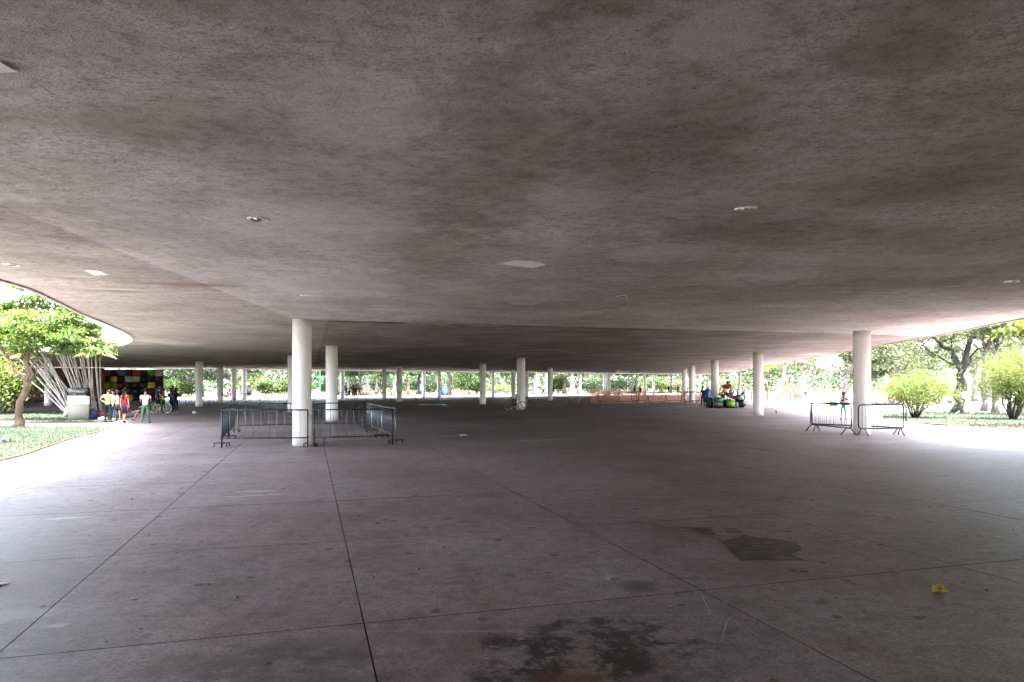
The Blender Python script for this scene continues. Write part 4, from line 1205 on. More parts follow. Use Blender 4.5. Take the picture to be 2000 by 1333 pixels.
def barrier_square(label, a, b, group, mats=('steel_rail', 'steel_grey'), step=0.235, h=1.10, feet=True, clip=True, detailed=True, name='crowd_barrier'):
    a, b = Vector(a[:2]), Vector(b[:2]); L = (b - a).length
    rz = math.atan2(b.y - a.y, b.x - a.x)
    t = empty(name, (a.x, a.y, 0), rz, label, 'barrier', group)
    g = 0.03; x0, x1 = g, L - g
    m = MB()
    m.tube([(x0, 0, h), (x1, 0, h)], 0.021, 8); m.build('top_rail', M[mats[0]], t)
    m = MB(); m.tube([(x0, 0, 0.27), (x1, 0, 0.27)], 0.019, 8); m.build('bottom_rail', M[mats[0]], t)
    for x in (x0, x1):
        m = MB(); m.tube([(x, 0, 0.0), (x, 0, h + .012)], 0.021, 8); m.build('post', M[mats[0]], t)
    n = max(3, int(round((x1 - x0) / step)))
    if detailed:
        bm_ = bar_mesh(h - .27, 0.0085)
        for k in range(1, n):
            o = link('bar', bm_, M[mats[1]], t, (x0 + (x1 - x0) * k / n, 0, 0.27))
    else:
        m = MB()
        for k in range(1, n): m.tube([(x0 + (x1 - x0) * k / n, 0, .27), (x0 + (x1 - x0) * k / n, 0, h)], 0.011, 4)
        m.build('bar_infill', M[mats[1]], t)
    if feet:
        for x in (x0 + .06, x1 - .06):
            m = MB()
            m.box((x, 0, .115), (.03, .46, .028)); m.box((x, -.215, .052), (.028, .028, .1)); m.box((x, .215, .052), (.028, .028, .1))
            m.build('foot', M['steel_rail'], t)
    if clip:
        m = MB(); m.tube([(x1, 0, .95), (x1 + .05, 0, .97), (x1 + .09, 0, .95), (x1 + .09, 0, .80)], .007, 5)
        m.tube([(x1, 0, .30), (x1 + .06, 0, .30)], .012, 5); m.build('hook', M['steel_rail'], t)
    return t

G1 = 'barriers fencing the left column'
fl = Vector((-8.62, 20.22)); fm_ = Vector((-6.06, 20.36)); fr = Vector((-3.68, 21.25)); bl = Vector((-10.75, 26.4)); br = Vector((-6.15, 28.6)); bmid = Vector((-8.4, 27.5))
barrier_square('front left barrier of the pen round the nearest left column', fl, fm_, G1)
barrier_square('front right barrier of the pen round the nearest left column', fm_ + Vector((.12, .03)), fr, G1)
lm = fl.lerp(bl, .48)
barrier_square('near panel on the left side of the left column pen, seen edge-on', lm, fl + Vector((-.02, .1)), G1, step=.17)
barrier_square('far panel on the left side of the left column pen, seen edge-on', bl, lm + Vector((0, .08)), G1, step=.17)
barrier_square('left barrier of the rear row of the left column pen', bl + Vector((.1, .05)), bmid, G1)
barrier_square('right barrier of the rear row of the left column pen', bmid + Vector((.08, .05)), br, G1)
r1, r2 = fr.lerp(br, .34), fr.lerp(br, .70)
for (a_, b_, lb) in ((fr + Vector((.05, .12)), r1, 'near grey panel on the right side of the left column pen'), (r1 + Vector((-.02, .06)), r2, 'middle grey panel on the right side of the left column pen'), (r2 + Vector((-.02, .06)), br + Vector((.06, .05)), 'far grey panel on the right side of the left column pen')):
    barrier_square(lb, a_, b_, G1, ('steel_grey', 'steel_grey'), step=.19)

def barrier_round(label, a, b, group, h=1.12, detailed=True, mat='steel_rail', nb=None, name='crowd_barrier'):
    a, b = Vector(a[:2]), Vector(b[:2]); L = (b - a).length
    rz = math.atan2(b.y - a.y, b.x - a.x)
    t = empty(name, (a.x, a.y, 0), rz, label, 'barrier', group)
    x0, x1, z0, z1, c = .04, L - .04, .26, h, .12
    pts = []
    for (cx, cz, a0) in ((x1 - c, z1 - c, 0), (x0 + c, z1 - c, 90), (x0 + c, z0 + c, 180), (x1 - c, z0 + c, 270)):
        for k in range(5):
            w = R(a0 + 22.5 * k); pts.append((cx + c * math.cos(w), 0, cz + c * math.sin(w)))
    m = MB(); m.tube(pts, .025 if detailed else .034, 8, closed=True); m.build('frame', M[mat], t)
    nb = nb or max(6, int((x1 - x0) / .14))
    if detailed:
        me = bar_mesh(z1 - z0, .0085)
        for k in range(1, nb): link('bar', me, M['steel_grey'], t, (x0 + (x1 - x0) * k / nb, 0, z0))
    else:
        m = MB()
        for k in range(1, nb): m.tube([(x0 + (x1 - x0) * k / nb, 0, z0), (x0 + (x1 - x0) * k / nb, 0, z1)], .010, 4)
        m.build('bar_infill', M[mat], t)
    for x in (x0 + .18, x1 - .18):
        m = MB(); m.tube([(x, -.30, 0.012), (x, -.10, .25), (x, .10, .25), (x, .30, 0.012)], .02 if detailed else .03, 6); m.build('foot', M[mat], t)
    return t
G2 = 'barriers fencing the right column'
ra, rb, rc, rd = Vector((12.05, 27.6)), Vector((12.38, 24.85)), Vector((12.52, 24.75)), Vector((14.35, 24.95))
barrier_round('left barrier of the triangle round the right column, running towards the viewer', ra, rb, G2)
barrier_round('front barrier of the triangle round the right column, bars crossing the column', rc, rd, G2)
barrier_round('rear barrier of the triangle round the right column', ra + Vector((.1, .15)), rd + Vector((.30, .35)), G2)

# long row of barriers across the middle left
G3 = 'row of barriers in the dim middle'
rowp = [D(362, 58.0), D(410, 58.6), D(458, 60), D(508, 61.5), D(560, 63.0), D(613, 64.5), D(668, 66), D(716, 68), D(764, 71), D(812, 74), D(858, 78)]
for k in range(len(rowp) - 1):
    a_, b_ = rowp[k], rowp[k + 1]
    b_ = a_.lerp(b_, .985)
    barrier_square('dim barrier in the long row across the middle, %s from its left end' % ORD[k], a_, b_, G3, ('steel_dark', 'steel_dark'), .24, 1.08, True, False, False)
# barriers before the orange netting
G4 = 'barriers before the orange netting'
bx = [(1168, 1184, 70), (1186, 1210, 65), (1211, 1247, 65.5), (1249, 1300, 66), (1265, 1301, 65), (1302, 1332, 68), (1333, 1362, 66.5), (1349, 1378, 69)]
pts4 = [(1167, 1208, 66), (1209, 1248, 65.0), (1233, 1265, 68.5), (1266, 1300, 64.6), (1301, 1332, 67.5), (1335, 1366, 65.5), (1348, 1378, 69)]
for k, (xa, xb, d) in enumerate(pts4):
    barrier_round('dark barrier in front of the orange netting, %s from the left' % ORD[k], D(xa, d), D(xb, d + .6), G4, 1.15, False, 'steel_rail', 10)

# orange safety netting ---------------------------------------------------------
netm = plain('orange_netting', (0.50, 0.20, 0.13), 0.6, 0, 0.2, 3)
def netting(label, pts, h, seed, sag=.06, cell=.13, w=.054, z0=.05):
    pts = [Vector((p.x, p.y)) for p in pts]
    L = [0]
    for a, b in zip(pts, pts[1:]): L.append(L[-1] + (b - a).length)
    def at(s):
        for i in range(len(pts) - 1):
            if s <= L[i + 1] or i == len(pts) - 2:
                return pts[i].lerp(pts[i + 1], (s - L[i]) / (L[i + 1] - L[i]))
    t = empty('safety_netting', (0, 0, 0), 0, label, 'netting', 'orange safety netting')
    m = MB()
    nx = int(L[-1] / cell); nz = int(h / cell)
    def pos(i, k):
        s = L[-1] * i / nx; p = at(s)
        dz = -sag * math.sin(math.pi * (s % 3.0) / 3.0) * (k / nz) + .03 * mnoise.noise(Vector((s * .8, k * .3, seed)))
        off = .10 * mnoise.noise(Vector((s * .5, k * .25, seed + 5)))
        return Vector((p.x, p.y + off, z0 + h * k / nz + dz))
    for k in range(nz + 1):
        for i in range(nx):
            a, b = pos(i, k), pos(i + 1, k); u = Vector((0, 0, w / 2))
            m.add([a - u, b - u, b + u, a + u], [(0, 1, 2, 3)])
    for i in range(nx + 1):
        for k in range(nz):
            a, b = pos(i, k), pos(i, k + 1); dx = (pos(min(i + 1, nx), k) - pos(max(i - 1, 0), k)).normalized() * w / 2
            m.add([a - dx, a + dx, b + dx, b - dx], [(0, 1, 2, 3)])
    m.build('net', netm, t)
    for i in range(0, int(L[-1] / 3) + 1):
        p = at(min(L[-1], i * 3.0)); q = MB(); q.tube([(p.x, p.y + .04, -.03), (p.x, p.y + .04, h + .14)], .03, 6); q.build('post', M['brown'], t)
    return t
netting('long sunlit orange netting behind the barriers on the right', [D(1154, 66.8), D(1210, 67.5), D(1260, 70), D(1300, 71), D(1345, 72.5), D(1384, 74)], 1.12, 3)
netting('second strip of orange netting farther back, near the far roof edge', [D(1146, 104), D(1180, 106), D(1215, 108), D(1262, 112)], 1.2, 7, cell=.16, w=.07)
# loose drooping rope of netting
m = MB()
for (xa, xb, zz, dr) in ((1184, 1208, .95, .5), (1186, 1207, .75, .5), (1183, 1206, .55, .45)):
    a_, b_ = D(xa, 64.2), D(xb, 64.4)
    m.tube([Vector((a_.x + (b_.x - a_.x) * k / 10, a_.y, max(.04, zz - dr * math.sin(math.pi * k / 10)))) for k in range(11)], .03, 5)
tag(m.build('slack_netting', netm), 'slack drooping strands of orange netting at the left barriers', 'netting')

# ------------------------------------------------------------------ people
def skin_obj(name, nodes, edges, mat, parent, sub=1, extra=None):
    """nodes: list of (co, (rx, ry)); a smooth surface grown round the joints"""
    me = bpy.data.meshes.new(name)
    me.from_pydata([tuple(n[0]) for n in nodes], edges, [])
    me.materials.append(mat)
    o = bpy.data.objects.new(name, me); C.objects.link(o); o.parent = parent
    md = o.modifiers.new('skin', 'SKIN'); md.use_smooth_shade = True
    md.branch_smoothing = 0.6
    lay = me.skin_vertices[0].data
    for i, n in enumerate(nodes):
        lay[i].radius = n[1] if isinstance(n[1], tuple) else (n[1], n[1])
        lay[i].use_root = (i == 0)
    ss = o.modifiers.new('sub', 'SUBSURF'); ss.levels = sub; ss.render_levels = sub
    return o

def rot_dir(pitch, yaw=0.0):
    """unit vector hanging down, swung forward (+y) by pitch and out (+x) by yaw (degrees)"""
    p, y = R(pitch), R(yaw)
    return Vector((math.sin(y), math.sin(p) * math.cos(y), -math.cos(p) * math.cos(y)))

def person(label, loc, face=0.0, height=1.68, top='white', bottom='denim', sleeve='short', legs='long', hair='short', skin='skin_a', shoes='dark', cap=None,
           lean=0.0, la=((10, 6), (20, 4)), ra=((10, 6), (20, 4)), ll=((4, 3), (2, 2)), rl=((-4, 3), (-6, 2)), seat=None, group=None, extra=None, flip=None, belt=None, build=1.0):
    """la/ra: (upper arm pitch, yaw), (forearm pitch, yaw); ll/rl the same for thigh and shin; face: heading in degrees, 0 looks away from the viewer"""
    t = empty('person', loc, R(face), label, 'person', group)
    k = height / 1.72
    up = Vector((0, math.sin(R(lean)), math.cos(R(lean))))
    fw = Vector((0, math.cos(R(lean)), -math.sin(R(lean))))
    pel = Vector((0, 0, 0))
    spine = pel + up * .16 * k; chest = pel + up * .36 * k; neck = pel + up * .53 * k
    head0 = neck + up * .07 * k + fw * .012; head1 = neck + up * .16 * k + fw * .02; head2 = neck + up * .235 * k + fw * .012
    B = build
    nodes = [(pel, (.125 * k * B, .095 * k * B)), (spine, (.118 * k * B, .085 * k * B)), (chest, (.135 * k * B, .098 * k * B)), (neck - up * .03 * k, (.075 * k, .062 * k)), (head0, .052 * k), (head1, (.078 * k, .092 * k)), (head2, (.070 * k, .080 * k))]
    edges = [(0, 1), (1, 2), (2, 3), (3, 4), (4, 5), (5, 6)]
    J = {}
    for s, (arm, leg) in ((-1, (la, ll)), (1, (ra, rl))):
        sh = chest + up * .10 * k + Vector((s * .175 * k * B, 0, 0))
        d1 = rot_dir(arm[0][0], s * arm[0][1]); d2 = rot_dir(arm[1][0], s * arm[1][1])
        el = sh + d1 * .285 * k; wr = el + d2 * .25 * k; ha = wr + d2 * .085 * k
        b = len(nodes)
        nodes += [(sh, .060 * k), (el, .042 * k), (wr, .030 * k), (ha, (.042 * k, .022 * k))]
        edges += [(2, b), (b, b + 1), (b + 1, b + 2), (b + 2, b + 3)]
        J['sh%d' % s], J['el%d' % s], J['wr%d' % s], J['ha%d' % s], J['fd%d' % s] = sh, el, wr, ha, d2
        hp = pel + Vector((s * .088 * k, 0, -.03 * k))
        d1 = rot_dir(leg[0][0], s * leg[0][1]); d2 = rot_dir(leg[1][0], s * leg[1][1])
        kn = hp + d1 * .43 * k; an = kn + d2 * .40 * k
        tf = Vector((d2.x * .1 + s * .12, -d2.z * .9, d2.y * .9)) if abs(d2.z) > .2 else Vector((s * .15, .15, 1.0))
        tf.normalize()
        toe = an + tf * .155 * k + (Vector((0, 0, -.045 * k)) if abs(d2.z) > .5 else Vector((0, 0, 0)))
        b = len(nodes)
        nodes += [(hp, (.088 * k * B, .088 * k * B)), (kn, .056 * k), (an, .040 * k), (toe, (.040 * k, .026 * k))]
        edges += [(0, b), (b, b + 1), (b + 1, b + 2), (b + 2, b + 3)]
        J['hp%d' % s], J['kn%d' % s], J['an%d' % s], J['to%d' % s] = hp, kn, an, toe
    low = min([J['an-1'].z - .06 * k, J['an1'].z - .06 * k, J['to-1'].z - .032 * k, J['to1'].z - .032 * k] + ([pel.z - .10 * k] if seat is not None else []))
    dz = Vector((0, 0, (-low) if not seat else seat - (pel.z - .10 * k)))
    nodes = [(n[0] + dz, n[1]) for n in nodes]
    for q in J: 
        if not q.startswith('fd'): J[q] = J[q] + dz
    pel, spine, chest, neck, head0, head1, head2 = [v + dz for v in (pel, spine, chest, neck, head0, head1, head2)]
    # fingers, nose and ears grow out of the same body
    for s in (-1, 1):
        ha, d2 = J['ha%d' % s], J['fd%d' % s]
        sd = d2.cross(Vector((0, 1, 0.2))).normalized()
        for f in range(4):
            b = len(nodes); L = (.075, .085, .08, .062)[f] * k
            o = ha + sd * (f - 1.5) * .018 * k - d2 * .02
            nodes += [(o, .0095 * k), (o + d2 * L * .55, .009 * k), (o + (d2 + Vector((0, .35, 0))).normalized() * L, .008 * k)]
            edges += [(b, b + 1), (b + 1, b + 2)]
        b = len(nodes); o = J['wr%d' % s] + d2 * .03 - sd * .03 * k
        nodes += [(o, .011 * k), (o - sd * .02 * k + d2 * .03 * k, .010 * k), (o - sd * .025 * k + d2 * .062 * k, .009 * k)]; edges += [(b, b + 1), (b + 1, b + 2)]
    b = len(nodes)
    nodes += [(head1 + fw * .07 * k - up * .02 * k, .016 * k), (head1 + fw * .103 * k - up * .035 * k, .012 * k)]; edges += [(b, b + 1)]
    for s in (-1, 1):
        b = len(nodes); e = head1 + Vector((s * .078 * k, 0, 0)) - up * .02 * k
        nodes += [(e + up * .02 * k, .012 * k), (e - up * .02 * k, .010 * k)]; edges += [(b, b + 1)]
    skin_obj('body', nodes, edges, M[skin], t)
    m = MB()
    for s in (-1, 1): m.blob(head1 + fw * .088 * k + Vector((s * .03 * k, 0, 0)) + up * .005 * k, (.012 * k, .008 * k, .007 * k), 1, 0, 1)
    m.box(head1 + fw * .088 * k - up * .062 * k, (.045 * k, .012 * k, .010 * k)); m.build('facial_features', plain('eyes_and_lips', (.08, .025, .02), .4), t)
    g_ = .016 * k
    # shirt
    n2 = [(pel - up * .05 * k, (.148 * k * B, .122 * k * B)), (pel + up * .05 * k, (.140 * k * B, .112 * k * B)), (spine, (.136 * k * B, .104 * k * B)), (chest, (.150 * k * B, .114 * k * B)), (chest + up * .125 * k, (.100 * k, .078 * k))]
    e2 = [(0, 1), (1, 2), (2, 3), (3, 4)]
    for s in (-1, 1):
        b = len(n2); sh, el, wr = J['sh%d' % s], J['el%d' % s], J['wr%d' % s]
        if sleeve == 'none':
            n2 += [(sh - (sh - chest) * .3, .062 * k)]; e2 += [(3, b)]
        elif sleeve == 'short':
            n2 += [(sh, .074 * k), (sh.lerp(el, .62), .060 * k)]; e2 += [(3, b), (b, b + 1)]
        else:
            n2 += [(sh, .074 * k), (el, .056 * k), (el.lerp(wr, .9), .043 * k)]; e2 += [(3, b), (b, b + 1), (b + 1, b + 2)]
    skin_obj('shirt', n2, e2, M[top], t)
    # trousers
    fr_ = {'long': .95, 'knee': .12, 'shorts': -.35}[legs]
    n3 = [(pel + up * .11 * k, (.132 * k * B, .106 * k * B)), (pel - Vector((0, 0, .02 * k)), (.138 * k * B, .112 * k * B))]; e3 = [(0, 1)]
    for s in (-1, 1):
        hp, kn, an = J['hp%d' % s], J['kn%d' % s], J['an%d' % s]
        b = len(n3)
        if fr_ > 0: n3 += [(hp.lerp(kn, .12), .098 * k * B), (kn, .070 * k), (kn.lerp(an, fr_), .055 * k)]; e3 += [(1, b), (b, b + 1), (b + 1, b + 2)]
        else: n3 += [(hp.lerp(kn, .12), .100 * k * B), (hp.lerp(kn, .85), .082 * k)]; e3 += [(1, b), (b, b + 1)]
    skin_obj('trousers', n3, e3, M[bottom], t)
    for s in (-1, 1):
        an, to = J['an%d' % s], J['to%d' % s]
        dirv = (to - an).normalized()
        skin_obj('shoe', [(an - dirv * .045 * k - Vector((0, 0, .018 * k)) * (1 if abs(dirv.z) < .8 else 0), .046 * k), (an.lerp(to, .5), (.048 * k, .040 * k)), (to, (.046 * k, .030 * k))], [(0, 1), (1, 2)], M[shoes], t)
    # hair
    bk = -fw
    hn = [(head1 + up * .055 * k + bk * .012 * k, (.084 * k, .090 * k)), (head2 + up * .02 * k + bk * .01 * k, (.062 * k, .070 * k)), (head1 + bk * .045 * k, (.080 * k, .066 * k)), (head0 + up * .03 * k + bk * .05 * k, (.062 * k, .045 * k))]
    he = [(0, 1), (0, 2), (2, 3)]
    if hair == 'long':
        hn += [(neck + bk * .085 * k, (.080 * k, .042 * k)), (chest + bk * .125 * k + up * .02 * k, (.072 * k, .036 * k)), (spine + up * .08 * k + bk * .125 * k, (.035 * k, .022 * k))]; he += [(3, 4), (4, 5), (5, 6)]
    if hair == 'bun':
        hn += [(head2 + bk * .09 * k, (.05 * k, .05 * k))]; he += [(0, 4)]
    skin_obj('hair', hn, he, M['hair'], t)
    if cap:
        m = MB(); c0 = head2 - up * .005 * k
        m.lathe([(.103 * k, -.03 * k), (.104 * k, .0), (.085 * k, .05 * k), (.045 * k, .078 * k), (.0, .085 * k)], c=tuple(c0), n=16)
        if cap != 'helmet': m.rbox(c0 + fw * .13 * k - up * .025 * k, (.13 * k, .12 * k, .014 * k), .006)
        m.build('helmet' if cap == 'helmet' else 'cap', plain('helmet_blue', (.12, .2, .45), .3) if cap == 'helmet' else M['dark'], t)
    if belt:
        m = MB(); m.lathe([(.14 * k, -.22 * k), (.155 * k, -.1 * k), (.150 * k, .02 * k), (.135 * k, .07 * k)], c=tuple(pel), n=16, sx=1.1, sy=.9); m.build('tied_jacket', M[belt], t)
        for s in (-1, 1):
            m = MB(); m.rbox(pel + Vector((s * .165 * k, 0, -.16 * k)), (.045 * k, .10 * k, .36 * k), .015); m.build('jacket_sleeve', M['pink'], t)
    return t

def ground(px, py, z=0.0): 
    q = P(px, py); return (q.x, q.y, z)
PG = 'people gathered by the garden on the left'
person('person in purple shirt and pale jeans walking behind the lawn', ground(118, 803.5, .0), 165, 1.58, 'purple', 'denim_light', 'long', 'long', 'short', 'skin_a', 'white', la=((20, 8), (80, -30)), ra=((25, 12), (60, -10)), ll=((16, 2), (2, 2)), rl=((-10, 2), (-22, 2)))
person('seated person in white shirt with dark curly hair beside the information panel', ground(128, 822, .05), -25, 1.55, 'white', 'denim', 'long', 'long', 'short', 'skin_b', 'white', lean=18, la=((45, 10), (70, -20)), ra=((45, 10), (70, -20)), ll=((95, 25), (60, -10)), rl=((95, 25), (60, -10)), seat=0.0)
person('woman in yellow top and black trousers, hands on her hips', ground(211, 826.5, .03), 8, 1.60, 'yellow', 'black', 'short', 'long', 'bun', 'skin_a', 'black', la=((-12, 42), (12, -55)), ra=((-12, 42), (12, -55)), ll=((3, 5), (0, 3)), rl=((-2, 5), (-3, 3)))
person('person in white top and jeans, half hidden behind the yellow-topped woman', ground(221, 821.5, .0), 150, 1.52, 'white', 'denim', 'short', 'long', 'short', 'skin_a', 'white')
person('person in grey shirt and dark cap beside the woman in red', ground(229.5, 821, .0), 60, 1.50, 'grey', 'dark', 'short', 'shorts', 'short', 'skin_a', 'white', cap='cap', la=((10, 8), (40, 0)), ra=((10, 8), (40, 0)))
person('woman in red top with long black hair and a jacket tied round her hips', ground(244, 827.5, .0), -12, 1.62, 'red', 'black', 'short', 'knee', 'long', 'skin_a', 'black', la=((-4, 10), (2, 2)), ra=((-4, 12), (4, 4)), ll=((8, 4), (0, 4)), rl=((-14, 5), (-22, 4)), belt='dark')
person('person sitting on the pavement with bare legs stretched out', ground(283, 822, .0), 95, 1.55, 'teal', 'dark', 'short', 'shorts', 'long', 'skin_a', 'dark', lean=-8, la=((-25, 15), (-15, 5)), ra=((40, 10), (60, -5)), ll=((62, 6), (20, 4)), rl=((80, 10), (76, 4)), seat=0.0)
camo = NT('camouflage'); _c = camo.ramp(camo.noise(11, 2), [(.38, (.01, .02, .012)), (.47, (.02, .09, .04)), (.55, (.05, .05, .03)), (.65, (.02, .12, .06))]); M['camo'] = camo.fin(_c, .85)
person('person in white shirt and green camouflage trousers seen from behind', ground(284.5, 827.5, .0), 20, 1.64, 'white', 'camo', 'short', 'long', 'short', 'skin_a', 'denim', la=((25, 10), (75, -15)), ra=((25, 8), (75, -15)), ll=((4, 6), (2, 5)), rl=((-2, 6), (-4, 5)), build=1.08)
person('woman in white top and jeans standing beside the cyclist', ground(319.5, 807, .0), -70, 1.58, 'white', 'denim', 'none', 'long', 'long', 'skin_a', 'denim', la=((15, 6), (50, -6)), ra=((15, 6), (50, -6)))
person('girl in black top and dark jeans facing the viewer', ground(334, 806.5, .0), 150, 1.58, 'black', 'denim', 'short', 'long', 'long', 'skin_a', 'sole', la=((30, 8), (75, 10)), ra=((25, 8), (70, -8)))
person('girl with long black hair and jeans, rightmost of the standing group', ground(343.5, 806.5, .0), 25, 1.58, 'black', 'denim', 'short', 'long', 'long', 'skin_a', 'sole', la=((10, 6), (20, 4)), ra=((10, 6), (20, 4)), ll=((8, 4), (2, 4)), rl=((-8, 4), (-14, 4)))
person('dark-clothed person seen between the two girls, farther back', ground(337, 796, .0), 170, 1.72, 'black', 'dark', 'short', 'long', 'short', 'skin_b', 'dark')
q = P(40, 871)
person('person lying on the near lawn, only jeans and a dark shoe in view', (q.x - 1.5, q.y + .25, .06), -82, 1.72, 'grey', 'denim', 'short', 'long', 'short', 'skin_a', 'dark', lean=-78, la=((-60, 12), (-60, 4)), ra=((-60, 12), (-60, 4)), ll=((86, 4), (89, 2)), rl=((84, 8), (88, 4)), seat=0.02)
person('child in grey shirt and teal shorts standing behind the right column barriers', ground(1647, 822, .0), 178, 1.42, 'grey', 'teal', 'short', 'shorts', 'short', 'skin_b', 'dark', la=((55, 14), (100, -10)), ra=((55, 14), (100, -10)), lean=6)

# ------------------------------------------------------------------ bicycles
def bicycle(label, loc, rz, color, tilt=0.0, group='bicycles', z=0.0):
    t = empty('bicycle', loc, 0, label, 'bicycle', group)
    t.rotation_euler = (R(tilt), 0, rz)
    r = .33; wb = 1.02
    for x in (-wb / 2, wb / 2):
        m = MB(); m.ring((0, 0, 0), r - .02, .02, 'Y', 30, 6); w = m.build('wheel', M['rubber'], t, (x, 0, r))
        m = MB(); m.ring((0, 0, 0), r - .045, .010, 'Y', 30, 5); m.build('rim', M['chrome'], w)
        m = MB()
        for k in range(14):
            a = 2 * math.pi * k / 14; m.tube([(0, .02 * (-1) ** k, 0), ((r - .05) * math.cos(a), 0, (r - .05) * math.sin(a))], .0025, 4)
        m.tube([(0, -.04, 0), (0, .04, 0)], .018, 8); m.build('spokes', M['chrome'], w)
    bb = (-.08, 0, .28); st = (-.24, 0, .80); hd = (.34, 0, .78); hb = (.38, 0, .62)
    m = MB(); m.tube([bb, st], .016, 8); m.tube([st, hd], .015, 8); m.tube([bb, hb], .019, 8); m.tube([hd, hb], .019, 8)
    for s in (-.05, .05): m.tube([(-wb / 2, s, r), bb], .010, 6); m.tube([(-wb / 2, s, r), st], .010, 6)
    m.build('frame', color, t)
    m = MB()
    for s in (-.05, .05): m.tube([(wb / 2, s, r), (hb[0], s * .5, hb[2])], .012, 6)
    m.build('fork', color, t)
    m = MB(); m.tube([hd, (.31, 0, .98)], .014, 6); m.tube([(.26, -.30, .99), (.32, -.1, 1.0), (.32, .1, 1.0), (.26, .30, .99)], .012, 6); m.build('handlebar', M['rubber'], t)
    m = MB(); m.tube([st, (-.28, 0, .93)], .013, 6); m.blob((-.28, 0, .95), (.14, .065, .035), 2, .1, 2); m.build('saddle', M['rubber'], t)
    m = MB(); m.ring(bb, .09, .006, 'Y', 18, 4); m.tube([(bb[0], -.06, bb[2]), (bb[0] + .12, -.08, bb[2] - .11)], .010, 5); m.tube([(bb[0], .06, bb[2]), (bb[0] - .12, .08, bb[2] + .11)], .010, 5); m.build('crank', M['chrome'], t)
    return t
q = P(306, 807.5)
gb = bicycle('green bicycle under the helmeted cyclist by the garden', (q.x + .25, q.y, 0), R(-10), M['lime'])
person('cyclist in black shirt and blue helmet on the green bicycle', (q.x + .10, q.y - .10, 0), -80, 1.74, 'black', 'black', 'short', 'shorts', 'short', 'skin_a', 'red', cap='helmet', lean=12, la=((40, 8), (60, 0)), ra=((40, 8), (60, 0)), ll=((20, 6), (0, 4)), rl=((6, 8), (-2, 6)))
q = P(1030, 797)
red_bike = bicycle('red bicycle leaning by the tall middle column', (q.x - .35, q.y - .6, 0), R(8), M['red_p'], 6)
person('person in red shirt sitting at the foot of the tall middle column', ground(1009, 799.5, 0), 160, 1.7, 'red', 'dark', 'short', 'long', 'short', 'skin_b', 'dark', lean=4, la=((35, 10), (70, -10)), ra=((35, 10), (70, -10)), ll=((100, 14), (-10, 0)), rl=((100, 14), (-10, 0)), seat=.25)
m = MB(); m.blob((0, 0, .16), (.26, .18, .17), 4, .3, 3, flat=.15); tag(m.build('bag', M['white'], None, ground(1020, 800.5, .0)), 'crumpled white bag on the floor by the tall middle column', 'bag')
bicycle('dark bicycle leaning on the left side of the tall middle column', (D(1006, 49.6).x, 49.6, 0), R(-12), M['dark'], 5)
bicycle('dim grey bicycle in the dark right of the red one', ground(1117, 790, 0), R(20), M['dark'], 4)

# ------------------------------------------------------------------ information panel
q = P(154.5, 822.5)
pn = empty('information_panel', (q.x, q.y, .03), R(-4), 'white and beige information panel with dark aerial picture on top', 'sign')
W_ = 1.08
ribs = NT('beige_ribbed'); _w = ribs.n('ShaderNodeTexWave', wave_type='BANDS', bands_direction='X'); ribs.set(_w.inputs['Vector'], ribs.co()); _w.inputs['Scale'].default_value = 9.0
ribs.bump(_w.outputs['Fac'], .6, .01); M['ribbed'] = ribs.fin(ribs.ramp(ribs.noise(3, 4), [(.3, (.135, .12, .105)), (.7, (.165, .148, .13))]), .7)
m = MB(); m.rbox((0, 0, .41), (W_, .16, .82), .012); m.build('base', M['ribbed'], pn)
m = MB(); m.rbox((0, -.004, 1.03), (W_ + .004, .17, .416), .012); m.build('white_board', M['white_trim'], pn)
pic = NT('aerial_picture')
_a = pic.ramp(pic.noise(3.4, 6, .7, pic.map((1, 1, 1.8), rz=.4), 1.4), [(.42, (.004, .006, .006)), (.52, (.012, .016, .016)), (.58, (.10, .11, .11)), (.70, (.30, .31, .31))])
pic.fin(_a, .3)
m = MB(); m.rbox((0, -.002, 1.455), (W_, .172, .42), .012, tilt=R(0)); bd = m.build('picture_board', M['black'], pn)
m = MB(); m.rbox((0, -.088, 1.475), (W_ - .06, .010, .32), .003); m.build('picture', pic.m, bd)
m = MB()
for k in range(9): m.box((-.42 + .1 * k, -.091, 1.285), (.07, .004, .012))
m.build('caption_line', M['white_trim'], bd)

# bags near the panel
def backpack(label, loc, rz, mat, s=1.0):
    t = empty('backpack', loc, rz, label, 'backpack')
    m = MB(); m.blob((0, 0, .26 * s), (.22 * s, .16 * s, .28 * s), 3, .14, 3, flat=.25 * s); m.build('sack', mat, t)
    m = MB(); m.rbox((0, -.15 * s, .19 * s), (.28 * s, .09 * s, .22 * s), .035); m.build('pocket', mat, t)
    m = MB(); m.tube([(-.05 * s, 0, .52 * s), (0, 0, .58 * s), (.05 * s, 0, .52 * s)], .014, 6); m.build('handle', M['black'], t)
    return t
backpack('navy backpack leaning right of the information panel', ground(182, 822, .03), .2, M['denim'], 1.05)
backpack('maroon bag on the grass right of the navy backpack', ground(196, 821.5, .03), -.3, plain('cloth_maroon', (.22, .03, .06), .8), .8)
m = MB(); m.blob((0, 0, .10), (.22, .16, .11), 6, .25, 3, flat=.1); tag(m.build('bag', M['denim_light'], None, ground(200, 824, .03)), 'small pale blue bag at the feet of the yellow-topped woman', 'bag')
m = MB(); m.blob((0, 0, .07), (.14, .10, .08), 8, .45, 3, flat=.065); tag(m.build('plastic_bag', M['white'], None, ground(380, 808.5, 0)), 'crumpled white plastic bag on the pavement left of the pen', 'bag')

